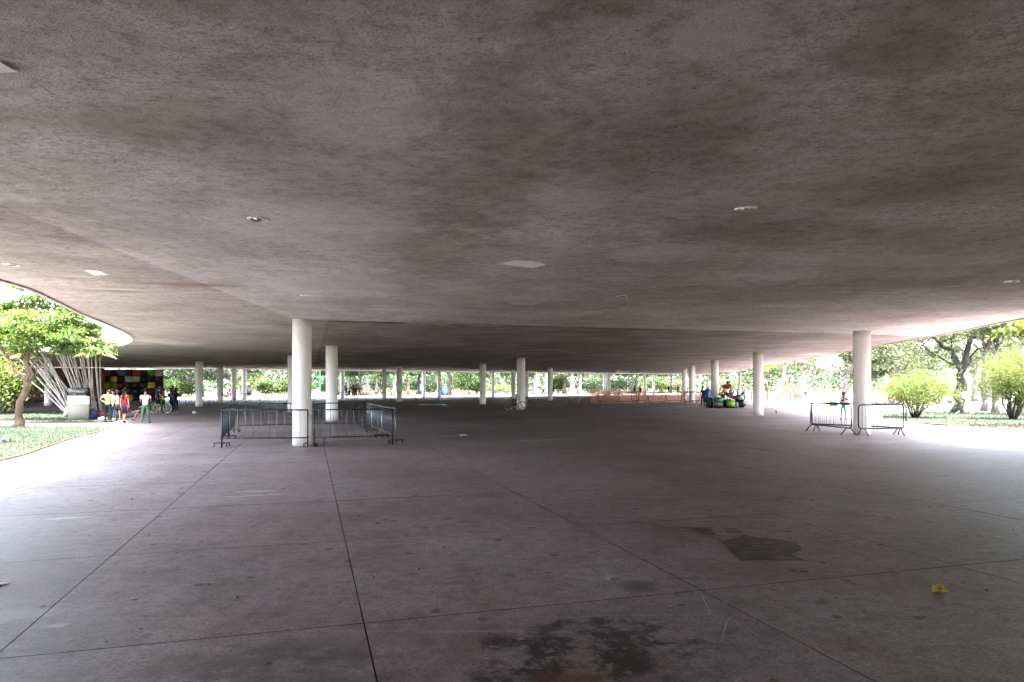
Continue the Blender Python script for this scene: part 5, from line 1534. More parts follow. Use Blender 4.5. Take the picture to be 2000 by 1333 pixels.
# ------------------------------------------------------------------ wall of coloured panels
wl_root = empty('panel_wall', (0, 0, 0), 0, 'wall clad in coloured square panels under the canopy, left background', 'wall')
wa, wb_ = D(318, 79.5), D(219, 78.0)
wdir = (wb_ - wa).normalized(); wlen = 14.0
wrz = math.atan2(wdir.y, wdir.x)
m = MB()
mid = wa + wdir * (wlen / 2)
m.box((mid.x, mid.y + .16, 1.80), (wlen, .2, 3.6), Matrix.Rotation(wrz, 3, 'Z')); m.build('wall_body', M['black'], wl_root)
cols_ = {'r': (.22, .02, .012), 'b': (.035, .08, .22), 'g': (.05, .20, .012), 'y': (.46, .30, .03), 'o': (.55, .22, .02), 'k': (.006, .006, .010), 'n': (.008, .010, .030), 'w': (.26, .26, .24), 'm': (.07, .010, .012), 't': (.22, .16, .09)}
rows = ['wgkrkbkrnkkmkkrkgk', 'mkkoywknokkrokkbkk', 'kynkkmggykrkkokkry', 'mkkktbkkkrkykkmkko', 'oknkykmkkorkkkgkrk']
rows = ['wgnrkbkrkrkmkrnkkk', 'mkkywkokkmknkkrkkb', 'kykkkmgyrkkbokknko', 'bmkknktkrkrkgkkrkk', 'okkkykknrkkykkmkkr'][::1]
pw, ph_ = 0.782, .70
pmesh = MB(); pmesh.rbox((0, 0, 0), (pw - .02, .05, ph_ - .02), .008); pme = pmesh.mesh('panel')
for r_ in range(5):
    for c_ in range(17):
        key = rows[r_][c_]
        p_ = wa + wdir * (pw * (c_ + .5))
        o = link('panel', pme.copy(), plain('panel_' + key, tuple(min(1, x * (2.6 if key not in 'kn' else 1)) for x in cols_[key]), .45, 0, .22, 2.0), wl_root, (p_.x, p_.y - .02, 3.55 - ph_ * (r_ + .5)), (0, 0, wrz))
# notices pasted on two panels
for (c_, r_, col) in ((3, 1, (.55, .57, .62)), (4, 4, (.62, .5, .05))):
    p_ = wa + wdir * (pw * (c_ + .5)); m = MB(); m.box((0, 0, 0), (.5, .006, .44)); m.build('notice', plain('notice_%d' % c_, col, .6, 0, .3, 14), wl_root, (p_.x, p_.y - .056, 3.55 - ph_ * (r_ + .5)), (0, 0, wrz))
# painted dark wall further left
gw = empty('mural_wall', (0, 0, 0), 0, 'dark mural wall with orange paint marks behind the far-left column', 'wall')
mural = NT('mural_paint')
_f = mural.noise(.55, 5, .6, mural.map((1, 1, .7)), 1.5)
_m = mural.ramp(_f, [(.36, (.008, .008, .014)), (.48, (.012, .014, .03)), (.55, (.20, .05, .012)), (.60, (.05, .012, .03)), (.68, (.02, .03, .09)), (.74, (.10, .09, .03))])
mural.fin(_m, .6)
g0, g1 = D(205, 77.0), D(-120, 70.0)
gd = g1 - g0; m = MB(); gm = g0.lerp(g1, .5)
m.box((gm.x, gm.y, 1.85), (gd.length, .3, 3.7), Matrix.Rotation(math.atan2(gd.y, gd.x), 3, 'Z')); m.build('wall_body', mural.m, gw)
m = MB(); m.box((gm.x, gm.y - .17, .12), (gd.length, .06, .24), Matrix.Rotation(math.atan2(gd.y, gd.x), 3, 'Z')); m.build('plinth', M['dark'], gw)

# ------------------------------------------------------------------ toy and balloon stall on the right
SG = 'goods heaped at the toy stall'
def at_stall(px, d=55.5, z=0.0):
    q = D(px, d); return Vector((q.x, q.y, z))
def crate(label, px, d, w, dp, h, mat, lidmat=None, z=0.0, handles=True):
    t = empty('crate', at_stall(px, d, z), 0, label, 'crate', SG)
    m = MB(); m.rbox((0, 0, h * .45), (w, dp, h * .9), .025); m.build('box', mat, t)
    m = MB(); m.rbox((0, 0, h * .95), (w + .05, dp + .05, h * .10), .02); m.build('lid', lidmat or mat, t)
    if handles:
        for s in (-1, 1):
            m = MB(); m.rbox((s * (w / 2 + .015), 0, h * .7), (.03, dp * .4, .04), .01); m.build('handle', lidmat or mat, t)
    return t
crate('dark green crate left of the stall column', 1385.5, 55.0, .42, .5, .78, plain('plastic_dark_green', (.012, .10, .05), .4))
t_ = crate('bright green crate stacked on the clear box at the stall', 1403, 54.6, .64, .5, .38, plain('plastic_green', (.02, .42, .12), .35), z=.46)
crate('clear plastic box under the bright green crate', 1403, 54.6, .62, .5, .45, plain('plastic_milky', (.40, .42, .45), .25, 0, .3))
crate('lime cooler box with yellow lid in front of the stall', 1427, 54.2, .56, .45, .46, M['lime'], M['yellow_p'], z=.14)
crate('low black box under the lime cooler', 1427, 54.3, .6, .5, .13, M['black'], handles=False)
crate('dark navy crate between the clear box and the cooler', 1414.5, 54.9, .42, .5, .56, M['dark'])
def lump(name, label, cat, px, d, z, size, mat, seed, amp=.22, flat=None):
    m = MB(); m.blob((0, 0, size[2] * .92), size, seed, amp, 3, flat=flat or size[2] * .9)
    return tag(m.build(name, mat, None, at_stall(px, d, z)), label, cat, SG)
bt = empty('balloon_bag', at_stall(1382, 55.4, .28), 0, 'big shiny blue bag bulging left of the stall column', 'bag', SG)
m = MB(); m.blob((0, 0, .66), (.36, .30, .64), 12, .30, 4); m.build('sack', plain('blue_film', (.01, .09, .50), .22, 0, .35, 4), bt)
m = MB(); m.tube([(0, 0, 1.25), (.03, 0, 1.42)], [.06, .03], 8); m.build('knot', M['blue_p'], bt)
m = MB(); m.tube([(-.18, 0, -.27), (-.1, 0, .2)], .02, 6); m.tube([(.16, 0, -.27), (.1, 0, .2)], .02, 6); m.build('stand_leg', M['dark'], bt)
toys = [(1407, 1.10, .16, 'yellow_p', 'yellow'), (1410, 1.18, .14, 'orange_p', 'orange'), (1416, 1.42, .20, 'white', 'white'), (1419, 1.66, .20, 'red_p', 'scarlet'), (1424, 1.72, .17, 'red', 'crimson'), (1414, 1.70, .13, 'red_p', 'small scarlet'),
        (1421, 2.02, .11, 'dark', 'charcoal'), (1425, 2.10, .10, 'grey', 'grey'), (1427, 1.30, .16, 'white', 'second white'), (1431, 1.22, .13, 'white', 'lower white'), (1423, 1.08, .18, 'brown', 'brown'), (1412, .92, .17, 'denim', 'navy'), (1428, .98, .20, 'grey', 'lower grey'), (1433, .86, .16, 'pink', 'pinkish'), (1418, 1.12, .15, 'dark', 'dark'), (1429, 1.48, .10, 'orange_p', 'small orange')]
# display frame that carries the toys
fr_t = empty('display_rack', at_stall(1420, 55.7, 0), 0, 'dark rack that carries the heap of inflatable toys', 'rack', SG)
m = MB(); m.tube([(0, 0, 0), (0, 0, 2.2)], .03, 8); m.build('pole', M['dark'], fr_t)
m = MB()
for k in range(10):
    a = k * 2.4; z_ = .7 + .14 * k; m.tube([(0, 0, z_), (math.cos(a) * .5, math.sin(a) * .2, z_ + .1)], .012, 5)
m.build('arms', M['dark'], fr_t)
m = MB(); m.rbox((0, 0, .33), (.7, .5, .64), .04); m.build('counter', M['black'], fr_t)
for k, (px, z_, r_, mt, cn) in enumerate(toys):
    t = empty('inflatable_toy', at_stall(px, 55.2 - .03 * (k % 4), z_), R(k * 37), '%s inflatable toy on the stall rack' % cn, 'toy', SG)
    m = MB(); m.blob((0, 0, 0), (r_ * 1.1, r_ * .8, r_), k, .3, 3); m.build('body', M[mt], t)
    m = MB(); m.blob((r_ * .8, 0, r_ * .7), (r_ * .5, r_ * .45, r_ * .5), k + 3, .2, 2); m.build('head', M[mt], t)
    m = MB()
    for s in (-1, 1): m.blob((r_ * .2, s * r_ * .7, -r_ * .6), (r_ * .3, r_ * .25, r_ * .45), k + 5, .2, 2)
    m.build('limbs', M[toys[(k + 5) % 16][3]], t)
jr = empty('water_jar', at_stall(1440.5, 54.8, 1.02), 0, 'teal tinted jar standing on the stall boxes', 'jar', SG)
m = MB(); m.lathe([(.10, 0), (.11, .03), (.11, .24), (.07, .29), (.05, .31)], n=16); m.build('jar', plain('teal_plastic', (.10, .42, .48), .2), jr)
m = MB(); m.lathe([(.055, .31), (.055, .36), (.0, .36)], n=14); m.build('lid', M['green'], jr)
crate('brown box under the teal jar', 1440.5, 54.9, .30, .4, .38, M['brown'], z=.64, handles=False)
crate('white foam box on the black sack at the stall', 1446.5, 55.1, .42, .4, .44, M['white'], z=.62, handles=False)
lump('sack', 'big black sack at the right end of the stall', 'sack', 1448, 54.8, 0, (.42, .34, .36), plain('black_film', (.015, .017, .03), .25), 21, .25)
lump('sack', 'black sack under the brown box at the stall', 'sack', 1438, 54.9, 0, (.26, .3, .36), M['black'], 22, .2)
lump('jug', 'pale blue plastic jug in front of the black sack', 'jug', 1439, 54.3, 0, (.12, .10, .26), plain('pale_blue_plastic', (.18, .32, .42), .25), 23, .1)
lump('toy_bag', 'small red bag on the floor right of the lime cooler', 'bag', 1434, 54.2, 0, (.11, .10, .14), M['red'], 24, .25)
lump('cushion', 'flattened dark bag in front of the clear box', 'bag', 1404, 54.0, 0, (.38, .2, .12), M['dark'], 25, .25)
ck = empty('coat_rack', at_stall(1450, 55.4, 0), 0, 'bare branching stick with dark coat at the right end of the stall', 'rack', SG)
m = MB(); m.tube([(0, 0, 0), (0, 0, 1.9)], .02, 6)
for (x, z0_, z1_) in ((-.25, 1.5, 1.75), (-.2, 1.7, 1.95), (.12, 1.75, 2.0), (.2, 1.6, 1.85)): m.tube([(0, 0, z0_), (x, 0, z1_)], .011, 5)
m.build('branches', M['brown'], ck)
m = MB(); m.blob((.05, 0, .88), (.20, .14, .36), 4, .25, 3); m.build('coat', M['dark'], ck)
person('dark silhouetted vendor behind the blue bag at the stall', (*at_stall(1372.5, 58.5).xy, 0), 30, 1.7, 'black', 'dark', 'short', 'long', 'short', 'skin_b', 'dark', la=((-15, 35), (10, -20)), ra=((10, 8), (30, 0)))

# ------------------------------------------------------------------ distant figures, carts, benches
FG = 'distant figures by the far roof edge'
far_people = [(441, 97, 90, 'white', 'sitting'), (449, 96, 200, 'black', 'standing'), (453, 95, 120, 'dark', 'sitting'), (676, 96, 10, 'black', 'standing'), (683, 94, 60, 'black', 'sitting'), (690, 92, 0, 'black', 'standing'), (695, 92.5, 180, 'black', 'standing'), (702, 97, 200, 'dark', 'standing'), (739, 104, 30, 'dark', 'standing'),
              (863, 106, 80, 'black', 'standing'), (1062, 108, 80, 'black', 'crouching'), (1081, 112, 160, 'denim', 'standing'), (1239, 110, 200, 'black', 'standing'), (1250, 103, 10, 'black', 'standing'), (1306, 122, 180, 'black', 'standing'), (1324, 124, 10, 'black', 'standing'), (1453, 100, 200, 'denim', 'standing')]
desc = {441: 'pale-shirted figure sitting left of the black covered cart', 449: 'figure standing by the motorbike left of the black cart', 453: 'dark figure sitting close left of the second far column', 676: 'leftmost standing silhouette of the dark group past the second pen column', 683: 'crouched silhouette in the dark group past the pen', 690: 'tallest silhouette of the dark group past the pen', 695: 'silhouette close right of the tallest in the dark group', 702: 'rightmost silhouette of the dark group, beside parked bicycles', 739: 'lone silhouette standing left of the dark middle-left column', 863: 'silhouette standing right of the dark column near the blue bin', 1062: 'crouching silhouette left of the pale column in the middle distance', 1081: 'figure in blue right of the pale column in the middle distance', 1239: 'silhouette below the double dark trunk behind the netting', 1250: 'silhouette walking just right of the double dark trunk', 1306: 'silhouette with spread arms behind the netting', 1324: 'slim silhouette behind the netting, near the two right columns', 1453: 'figure in blue partly hidden behind the pigeon column'}
for (px, d, fc, top_, pose) in far_people:
    kw = dict(la=((8, 6), (15, 4)), ra=((8, 6), (15, 4)))
    if pose == 'sitting': kw = dict(lean=6, la=((35, 8), (60, 0)), ra=((35, 8), (60, 0)), ll=((88, 8), (5, 0)), rl=((88, 8), (5, 0)), seat=.42)
    if pose == 'crouching': kw = dict(lean=45, la=((80, 8), (50, 0)), ra=((80, 8), (50, 0)), ll=((70, 6), (-25, 0)), rl=((40, 6), (-35, 0)))
    if px == 1306: kw = dict(la=((5, 75), (5, 60)), ra=((5, 75), (5, 60)))
    q = D(px, d)
    person(desc[px], (q.x, q.y, 0), fc, 1.74, top_, 'dark', 'short', 'long', 'short', 'skin_b', 'dark', group=FG, **kw)
    if pose == 'sitting':
        st_ = empty('stool', (q.x, q.y, 0), 0, 'low stool under the ' + desc[px].split(' left')[0].split(' close')[0].split(' in the')[0], 'stool')
        m = MB(); m.rbox((0, 0, .395), (.36, .34, .05), .012); m.build('seat', M['brown'], st_)
        for sx in (-1, 1):
            for sy in (-1, 1): m = MB(); m.tube([(sx * .14, sy * .13, .37), (sx * .16, sy * .15, 0)], .014, 5); m.build('leg', M['dark'], st_)
# black covered cart
q = D(480, 100)
ct = empty('vendor_cart', (q.x, q.y, 0), 0, 'black covered vendor cart with pale roof between the left columns', 'cart')
m = MB(); m.rbox((-.1, 0, 1.05), (1.1, .9, 1.7), .08); m.build('cover', M['black'], ct)
m = MB(); m.rbox((.55, 0, .85), (.5, .8, 1.2), .1); m.build('side_bag', M['black'], ct)
m = MB(); m.lathe([(.62, 0), (.66, .03), (.55, .14), (.2, .22), (0, .23)], n=20, sy=.85); m.build('roof', plain('pale_grey_cover', (.34, .36, .4), .5), ct, (-.1, 0, 1.9))
for s in (-.45, .3):
    m = MB(); m.ring((s, -.4, .2), .17, .03, 'Y', 18, 6); m.build('wheel', M['rubber'], ct)
q = D(491, 100.6)
tag(MB().rbox((0, 0, 1.0), (.45, .4, .6), .12).build('bag', M['red'], None, (q.x, q.y, .0)), 'red bag hanging on the right side of the black cart', 'bag')
bicycle('thin bicycle standing right of the black cart', (D(494, 101).x, 101, 0), R(15), M['chrome'])
bicycle('bicycle leaning in the dark group past the pen', (D(708, 99).x, 99, 0), 0, M['orange_p'])
# motorbike
q = D(452, 97.5)
mo = empty('motorbike', (q.x, q.y, 0), R(20), 'dark parked motorbike left of the black cart', 'motorbike')
for x in (-.62, .62):
    m = MB(); m.ring((0, 0, 0), .25, .06, 'Y', 20, 7); m.build('wheel', M['rubber'], mo, (x, 0, .31))
m = MB(); m.blob((.1, 0, .78), (.34, .15, .16), 2, .1, 3); m.build('tank', M['dark'], mo)
m = MB(); m.rbox((-.38, 0, .8), (.6, .24, .1), .04); m.build('seat', M['rubber'], mo)
m = MB(); m.rbox((0, 0, .45), (.5, .26, .4), .06); m.tube([(.62, 0, .31), (.4, 0, .95)], .03, 6); m.tube([(-.62, 0, .31), (0, 0, .45)], .03, 6); m.build('engine', M['chrome'], mo)
m = MB(); m.tube([(.32, -.34, 1.05), (.4, 0, 1.0), (.32, .34, 1.05)], .016, 6); m.build('handlebar', M['rubber'], mo)
# cyclist silhouette
q = D(833, 104)
bicycle('bicycle ridden by the silhouetted cyclist between the middle columns', (q.x, q.y, 0), 0, M['dark'])
person('silhouetted cyclist riding between the middle columns', (q.x - .2, q.y, .30), -90, 1.74, 'black', 'dark', 'short', 'shorts', 'short', 'skin_b', 'dark', lean=38, la=((55, 6), (62, 0)), ra=((55, 6), (62, 0)), ll=((85, 4), (5, 2)), rl=((40, 4), (-20, 2)), group=FG)
# benches
def bench(label, px, d, w=1.9, mat=None):
    q = D(px, d); t = empty('park_bench', (q.x, q.y, -.04), 0, label, 'bench', 'far park benches')
    for k in range(3): MB().box((0, -.16 + .16 * k, .45), (w, .12, .04)).build('seat_slat', mat or M['brown'], t)
    for k in range(2): MB().box((0, .26, .62 + .16 * k), (w, .035, .11)).build('back_slat', mat or M['brown'], t)
    for s in (-1, 1):
        m = MB(); m.box((s * w * .4, 0, .22), (.06, .42, .44)); m.box((s * w * .4, .25, .5), (.06, .05, .62)); m.build('leg', M['dark'], t)
bench('brown bench under the pinkish far trunk', 802, 124, 2.6)
bench('dark bench between the middle columns, left of the tall one', 977, 118, 3.2, M['dark'])
bench('brown bench beside the leftmost silhouette past the pen', 716, 118, 2.2)
bench('brown bench right of the near dark trunk', 905, 126, 3.2)
# lamp post, stone, bins
q = D(625, 122)
lp = empty('lamp_post', (q.x, q.y, -.05), 0, 'slim green lamp post between the two left pen columns', 'lamp post')
m = MB(); m.lathe([(.16, 0), (.14, .25), (.07, .4), (.06, 6.0), (.05, 7.2)], n=12); m.build('pole', M['green'], lp)
m = MB(); m.lathe([(.08, 7.2), (.22, 7.35), (.26, 7.6), (.12, 7.75), (0, 7.78)], n=14); m.build('lantern', M['white_trim'], lp)
q = D(620.5, 116)
m = MB(); m.box((0, 0, .62), (1.15, .8, 1.3), Matrix.Rotation(.2, 3, 'Z'), taper=.45); m.blob((0, 0, 1.22), (.26, .2, .14), 3, .2, 2)
tag(m.build('boundary_stone', plain('grey_stone', (.22, .21, .22), .9, 0, .3, 4), None, (q.x, q.y, -.05)), 'tapering grey stone standing left of the second pen column', 'stone')
for (px, d, w, h, lb, nm) in ((869, 122, .9, 1.6, 'blue portable bin right of the dark column', 'bin'), (823, 130, .5, 2.0, 'narrow blue booth left of the silhouetted cyclist', 'booth'), (860, 124, .6, 1.0, 'small blue bin left of the large blue bin', 'bin')):
    q = D(px, d); t = empty('waste_' + nm if nm == 'bin' else nm, (q.x, q.y, -.05), 0, lb, nm)
    m = MB(); m.rbox((0, 0, h * .45), (w, w, h * .9), .05); m.build('body', plain('bin_blue', (.05, .25, .55), .4), t)
    m = MB(); m.rbox((0, 0, h * .95), (w + .08, w + .08, h * .1), .03); m.build('lid', plain('bin_blue', (.05, .25, .55), .4), t)
# rail fence in the far middle
fq0, fq1 = D(975, 121), D(1240, 138)
rf = empty('rail_fence', (0, 0, 0), 0, 'low dark rail fence past the far roof edge in the middle', 'fence')
for k in range(11):
    p_ = fq0.lerp(fq1, k / 10); MB().box((p_.x, p_.y, .5), (.07, .07, 1.1)).build('post', M['dark'], rf)
for z_ in (.55, .98):
    m = MB(); m.tube([(fq0.x, fq0.y, z_), (fq1.x, fq1.y, z_)], .03, 5); m.build('rail', M['dark'], rf)

# ------------------------------------------------------------------ playground and signs on the right
og = plain('playground_timber', (.50, .20, .10), .7, 0, .25, 4)
pf = empty('playground_fence', (0, 0, 0), 0, 'orange-brown timber post fence of the playground', 'fence')
px_posts = [1468, 1484, 1499, 1531, 1543, 1551, 1556, 1561, 1588, 1602, 1607, 1618, 1628, 1634, 1640]
for k, px in enumerate(px_posts):
    q = D(px, 86 + (k % 3) * .2); hh_ = 1.0 + (1.0 if k % 4 == 3 else .4 if k % 2 else 0)
    m = MB(); m.box((q.x, q.y, hh_ / 2 - .05), (.20, .18, hh_ + .1)); m.build('post', og, pf)
for (xa, xb, z_) in ((1468, 1545, .72), (1468, 1545, .35), (1556, 1642, .6), (1588, 1642, .3)):
    a_, b_ = D(xa, 86.1), D(xb, 86.1); m = MB(); m.tube([(a_.x, a_.y - .1, z_), (b_.x, b_.y - .1, z_)], .06, 6); m.build('rail', og, pf)
pf2 = empty('playground_fence', (0, 0, 0), 0, 'orange post fence visible right of the right column', 'fence')
for k, px in enumerate((1702, 1713, 1727, 1741, 1755, 1770)):
    q = D(px, 66); m = MB(); m.box((q.x, q.y, .42), (.18, .16, .95)); m.build('post', og, pf2)
a_, b_ = D(1700, 65.8), D(1775, 65.8); m = MB(); m.tube([(a_.x, a_.y, .7), (b_.x, b_.y, .7)], .05, 6); m.tube([(a_.x, a_.y, .35), (b_.x, b_.y, .35)], .05, 6); m.build('rail', og, pf2)
pt_ = empty('playground_tower', (D(1555, 90).x, 90, 0), 0, 'timber climbing frame with orange posts in the playground', 'playground')
for sx in (-1, 1):
    for sy in (-1, 1): m = MB(); m.box((sx * .9, sy * .8, 1.35), (.16, .16, 2.8)); m.build('post', og, pt_)
m = MB(); m.box((0, 0, 1.1), (2.0, 1.8, .1)); m.build('platform', og, pt_)
for k in range(4): m = MB(); m.box((-.6 + .4 * k, -.88, 1.6), (.1, .06, .9)); m.build('railing_board', og, pt_)
m = MB(); m.rbox((0, -1.0, .45), (1.6, .2, .5), .05); m.build('crawl_panel', plain('panel_violet', (.16, .07, .12), .6), pt_)
q = D(1573.5, 74)
lb_ = empty('litter_bin', (q.x, q.y, 0), 0, 'dark green pedestal bin before the playground', 'bin')
m = MB(); m.lathe([(.45, 0), (.42, .06), (.16, .25), (.12, .5), (.13, .85), (.2, .9)], n=16); m.build('pedestal', plain('dark_green_iron', (.02, .09, .07), .5), lb_)
m = MB(); m.lathe([(.14, .9), (.19, .95), (.19, 1.15), (.0, 1.2)], n=16); m.build('head', plain('dark_green_iron', (.02, .09, .07), .5), lb_)
q = P(1572.5, 796)
sp = empty('park_sign', (q.x, q.y, 0), 0, 'small pale blue sign on a short green post', 'sign')
m = MB(); m.tube([(0, 0, 0), (0, 0, .55)], .05, 8); m.build('post', plain('dark_green_iron', (.02, .09, .07), .5), sp)
m = MB(); m.ring((0, 0, .72), .22, .035, 'Y', 22, 6); m.build('ring', plain('sign_teal', (.10, .32, .36), .5), sp)
m = MB(); m.lathe([(0, -.01), (.2, -.01), (.2, .01), (0, .01)], n=20); o = m.build('disc', plain('sign_pale', (.55, .66, .70), .5), sp, (0, 0, .72), (R(90), 0, 0))
q = P(1626, 797)
sb = empty('park_board', (q.x, q.y, 0), R(6), 'green notice board with yellow left edge behind the barriers', 'sign')
nb_ = NT('board_print'); nb_.fin(nb_.ramp(nb_.noise(4.5, 5, .6, nb_.map((1, 1, 1.6))), [(.42, (.004, .022, .018)), (.55, (.007, .036, .028)), (.64, (.02, .065, .055)), (.72, (.10, .12, .03))]), .5)
m = MB(); m.rbox((.06, 0, .47), (.66, .06, .72), .01); m.build('board', nb_.m, sb)
m = MB(); m.rbox((-.33, -.002, .47), (.12, .066, .72), .01); m.build('yellow_edge', M['yellow_p'], sb)
for s in (-.25, .28): m = MB(); m.box((s, .05, .06), (.05, .04, .16)); m.build('leg', M['dark'], sb)
# low building and car far right
q = D(1897, 98)
bl_ = empty('park_building', (q.x, q.y, -.05), R(-8), 'low grey park building under the trees on the far right', 'building')
m = MB(); m.box((0, 0, 1.5), (7.5, 5, 3.0)); m.build('wall', plain('grey_wall', (.26, .26, .28), .9), bl_)
m = MB(); m.box((0, -.3, 3.1), (8.4, 6.2, .25)); m.build('roof', plain('roof_grey', (.4, .38, .36), .9), bl_)
for k in range(3): m = MB(); m.box((-2.4 + 2.4 * k, -2.51, 1.6), (1.3, .06, 1.2)); m.build('window', plain('dark_glass', (.03, .035, .04), .1), bl_)
q = D(1843, 66)
cr = empty('parked_car', (q.x, q.y, 0), R(6), 'silver parked car half hidden behind the rounded bush', 'car')
prof = [(-2.05, .35), (-2.1, .75), (-1.5, .92), (-.95, 1.38), (.55, 1.42), (1.2, .98), (1.95, .82), (2.1, .5), (2.05, .35)]
m = MB(); vs_ = []
for y_, sc in ((-.82, .97), (-.70, 1.0), (.70, 1.0), (.82, .97)):
    vs_ += [(x * sc, y_ * (1 if z < .95 else .86), z) for x, z in prof]
n_ = len(prof); fs_ = []
for i in range(3):
    for k in range(n_): fs_.append((i * n_ + k, i * n_ + (k + 1) % n_, (i + 1) * n_ + (k + 1) % n_, (i + 1) * n_ + k))
fs_ += [tuple(range(n_ - 1, -1, -1)), tuple(3 * n_ + k for k in range(n_))]
m.add(vs_, fs_); m.build('body', plain('car_silver', (.5, .53, .58), .3, .5), cr)
for s in (-1, 1):
    m = MB(); m.add([(-.9, s * .79, .98), (.95, s * .79, .98), (.5, s * .73, 1.33), (-.75, s * .73, 1.33)], [(0, 1, 2, 3)])
    m.build('side_window', plain('dark_glass', (.03, .035, .04), .1), cr)
for x in (-1.3, 1.3):
    for s in (-.78, .78):
        m = MB(); m.ring((x, s, .31), .22, .09, 'Y', 20, 8); w_ = m.build('tyre', M['rubber'], cr); m = MB(); m.lathe([(.0, -.03), (.17, -.03), (.17, .03), (0, .03)], n=16); m.build('rim', M['chrome'], w_, (x, s, .31), (R(90), 0, 0))
for s in (-.6, .6): m = MB(); m.rbox((-2.06, s, .7), (.06, .3, .14), .02); m.build('tail_light', M['red_p'], cr)
q = D(1746, 64)
ss = empty('seesaw', (q.x, q.y, 0), R(8), 'small red and blue seesaw left of the rounded bush', 'playground toy')
m = MB(); m.tube([(-1.1, 0, .35), (1.1, 0, .62)], .05, 6); m.build('beam', M['red_p'], ss)
m = MB(); m.box((0, 0, .22), (.3, .3, .5), None, 0, .4); m.build('pivot', M['blue_p'], ss)
for s in (-1, 1): m = MB(); m.rbox((s * .95, 0, .50 + s * .11), (.34, .28, .1), .03); m.build('seat', M['blue_p'], ss)

# ------------------------------------------------------------------ pigeons
def pigeon(label, px, py, rz, z=0.0):
    q = P(px, py); t = empty('pigeon', (q.x, q.y, z), rz, label, 'pigeon', 'pigeons')
    nodes = [((0, 0, .14), (.060, .065)), ((.07, 0, .17), (.052, .055)), ((.115, 0, .22), .030), ((.13, 0, .265), .028), ((.165, 0, .262), .010), ((-.09, 0, .125), (.045, .035)), ((-.20, 0, .11), (.036, .010))]
    skin_obj('body', nodes, [(0, 1), (1, 2), (2, 3), (3, 4), (0, 5), (5, 6)], plain('feather_slate', (.035, .038, .05), .5, 0, .4, 30), t, 2)
    for s in (-1, 1):
        m = MB(); m.tube([(.01, s * .028, .10), (.015, s * .03, .0), (.05, s * .03, .004)], .005, 5); m.build('leg', plain('pigeon_leg', (.3, .08, .06), .6), t)
    return t
pigeon('dark pigeon on the pavement right of the far right column', 1516, 809.5, R(75))
pigeon('left pigeon on the grass behind the barriers', 1870, 813, R(20), .04)
pigeon('right pigeon on the grass behind the barriers', 1899, 815, R(0), .04)

# ------------------------------------------------------------------ odds and ends on the floor
def crumple(name, label, cat, px, py, size, mat, seed, amp=.45, extra=None):
    q = P(px, py); m = MB(); m.blob((0, 0, size[2] * .8), size, seed, amp, 3, flat=size[2] * .78, freq=2.2)
    return tag(m.build(name, mat, None, (q.x, q.y, .002)), label, cat)
yw = NT('yellow_wrapper'); yw.fin(yw.ramp(yw.noise(16, 4, .6), [(.38, (.10, .05, .01)), (.47, (.36, .27, .02)), (.65, (.50, .42, .06))]), .5)
o = crumple('fruit_peel', 'crumpled yellow peel on the floor at lower right', 'litter', 1833, 1158, (.058, .036, .034), yw.m, 5, .95)
rb_ = MB(); q = P(1193, 1129)
for (ax, ay, ph) in ((.085, .03, 0), (.06, .045, 1.2)):
    rb_.tube([(ax * math.sin(w / 20 * 6.283) , ay * math.sin(2 * w / 20 * 6.283 + ph), .008 + .008 * math.sin(w + ph)) for w in range(21)], .004, 5)
tag(rb_.build('ribbon', M['white'], None, (q.x, q.y, .002), (0, 0, .7)), 'knotted white ribbon on the floor right of centre', 'litter')
q = P(0, 1144); m = MB()
m.add([(-.30, -.15, 0), (.07, .07, 0), (.02, -.04, 0), (-.05, -.15, 0), (-.30, -.15, .012), (.07, .07, .012), (.02, -.04, .012), (-.05, -.15, .012)], [(4, 7, 6, 5), (0, 1, 2, 3), (0, 3, 7, 4), (3, 2, 6, 7), (2, 1, 5, 6), (1, 0, 4, 5)])
tag(m.build('sheet', plain('white_sheet', (.55, .58, .61), .5), None, (q.x - .03, q.y, .003)), 'pale flat sheet lying at the left border of the floor', 'litter')
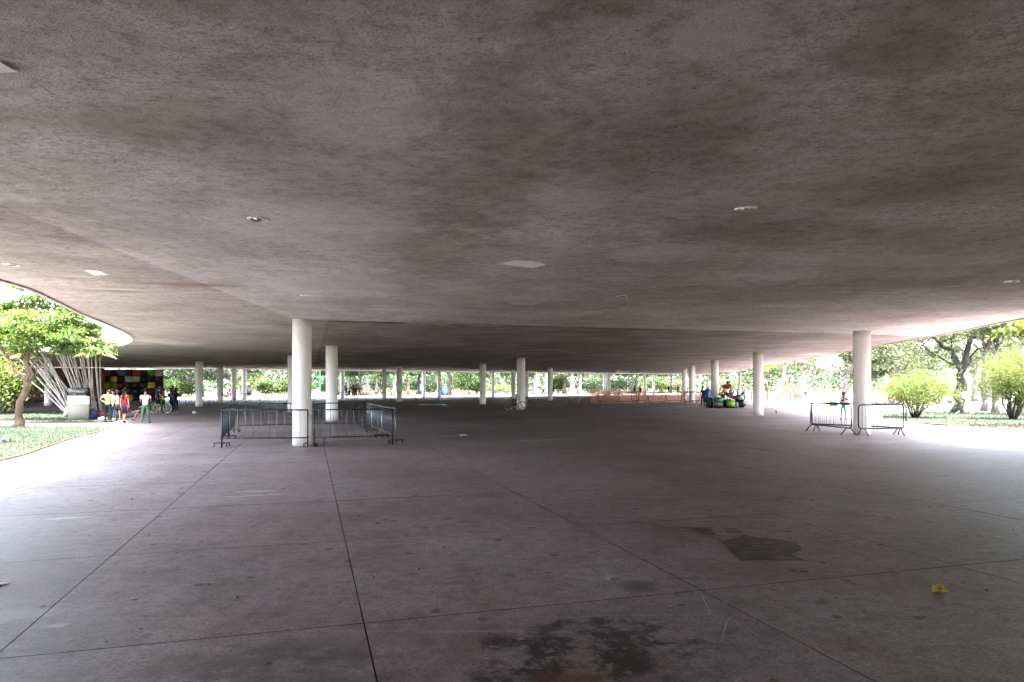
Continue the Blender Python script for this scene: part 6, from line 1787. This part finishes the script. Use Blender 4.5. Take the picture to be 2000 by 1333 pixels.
for (px, py, sz, mt, lb) in ((1505, 927, .035, 'yellow_p', 'small yellow leaf on the floor in the middle distance, right'), (1660, 912, .035, 'yellow_p', 'tiny yellow leaf farthest right on the shaded floor'), (952, 1163, .014, 'orange_p', 'orange petal on the floor near the cross joint'), (811, 1082, .014, 'orange_p', 'orange petal just below the second cross joint'), (261, 1171, .022, 'sole', 'pale cigarette-like scrap on the floor at lower left'), (813, 981, .02, 'white', 'twisted white scrap on the floor left of centre'), (905, 852, .10, 'white', 'white scrap beside the right end of the pen'), (1340, 1127, .012, 'sole', 'cream scrap beside the long joint'), (1307, 1185, .014, 'sole', 'second cream scrap below the long joint'), (1742, 1090, .014, 'orange_p', 'orange scrap near the far right joint crossing')):
    crumple('scrap', lb, 'litter', px, py, (sz * 1.4, sz, sz * .4), M[mt], px, .5)
m = MB(); q = P(632, 869); m.tube([(0, 0, 0), (.05, 0, .06), (.02, 0, .16), (-.05, .02, .25)], .012, 5); m.tube([(.02, 0, .16), (.08, 0, .20)], .007, 4)
tag(m.build('twig', M['bark_dark'], None, (q.x, q.y, 0)), 'dry twig sticking up at the front barriers of the pen', 'twig')
# crumbs nobody could count
rng = np.random.default_rng(77)
nc = 700
yy = rng.uniform(3.5, 26, nc); xx = rng.uniform(-.75, .75, nc) * yy
ok = (xx > -9 - .16 * yy) & (xx < 14.0)
cen = np.stack([xx, yy, np.full(nc, .006)], 1)[ok]
tag(link('floor_crumbs', quads_mesh('floor_crumbs', leaves(cen, .034, rng, 3, .5, .7), rng.uniform(0, 1, ok.sum())), M['leaf_litter']), 'scattered leaf crumbs and specks over the concrete floor', 'litter', kind='stuff')
# puddles that mirror the far trees
pud = NT('water_film'); pud.fin((.02, .02, .022), .06, .5)
for k, (px, py, w, dp) in enumerate(((826, 791, .5, .3), (846, 790, 1.0, .5), (866, 791, .5, .3))):
    q = P(px, py); pts = [(q.x + w * math.cos(a * .524) * (1 + .25 * math.sin(a * 2.1 + k)), q.y + dp * math.sin(a * .524) * (1 + .2 * math.cos(a * 1.7 + k))) for a in range(12)]
    o = flat('puddle', pts, .006, pud.m, 'structure')
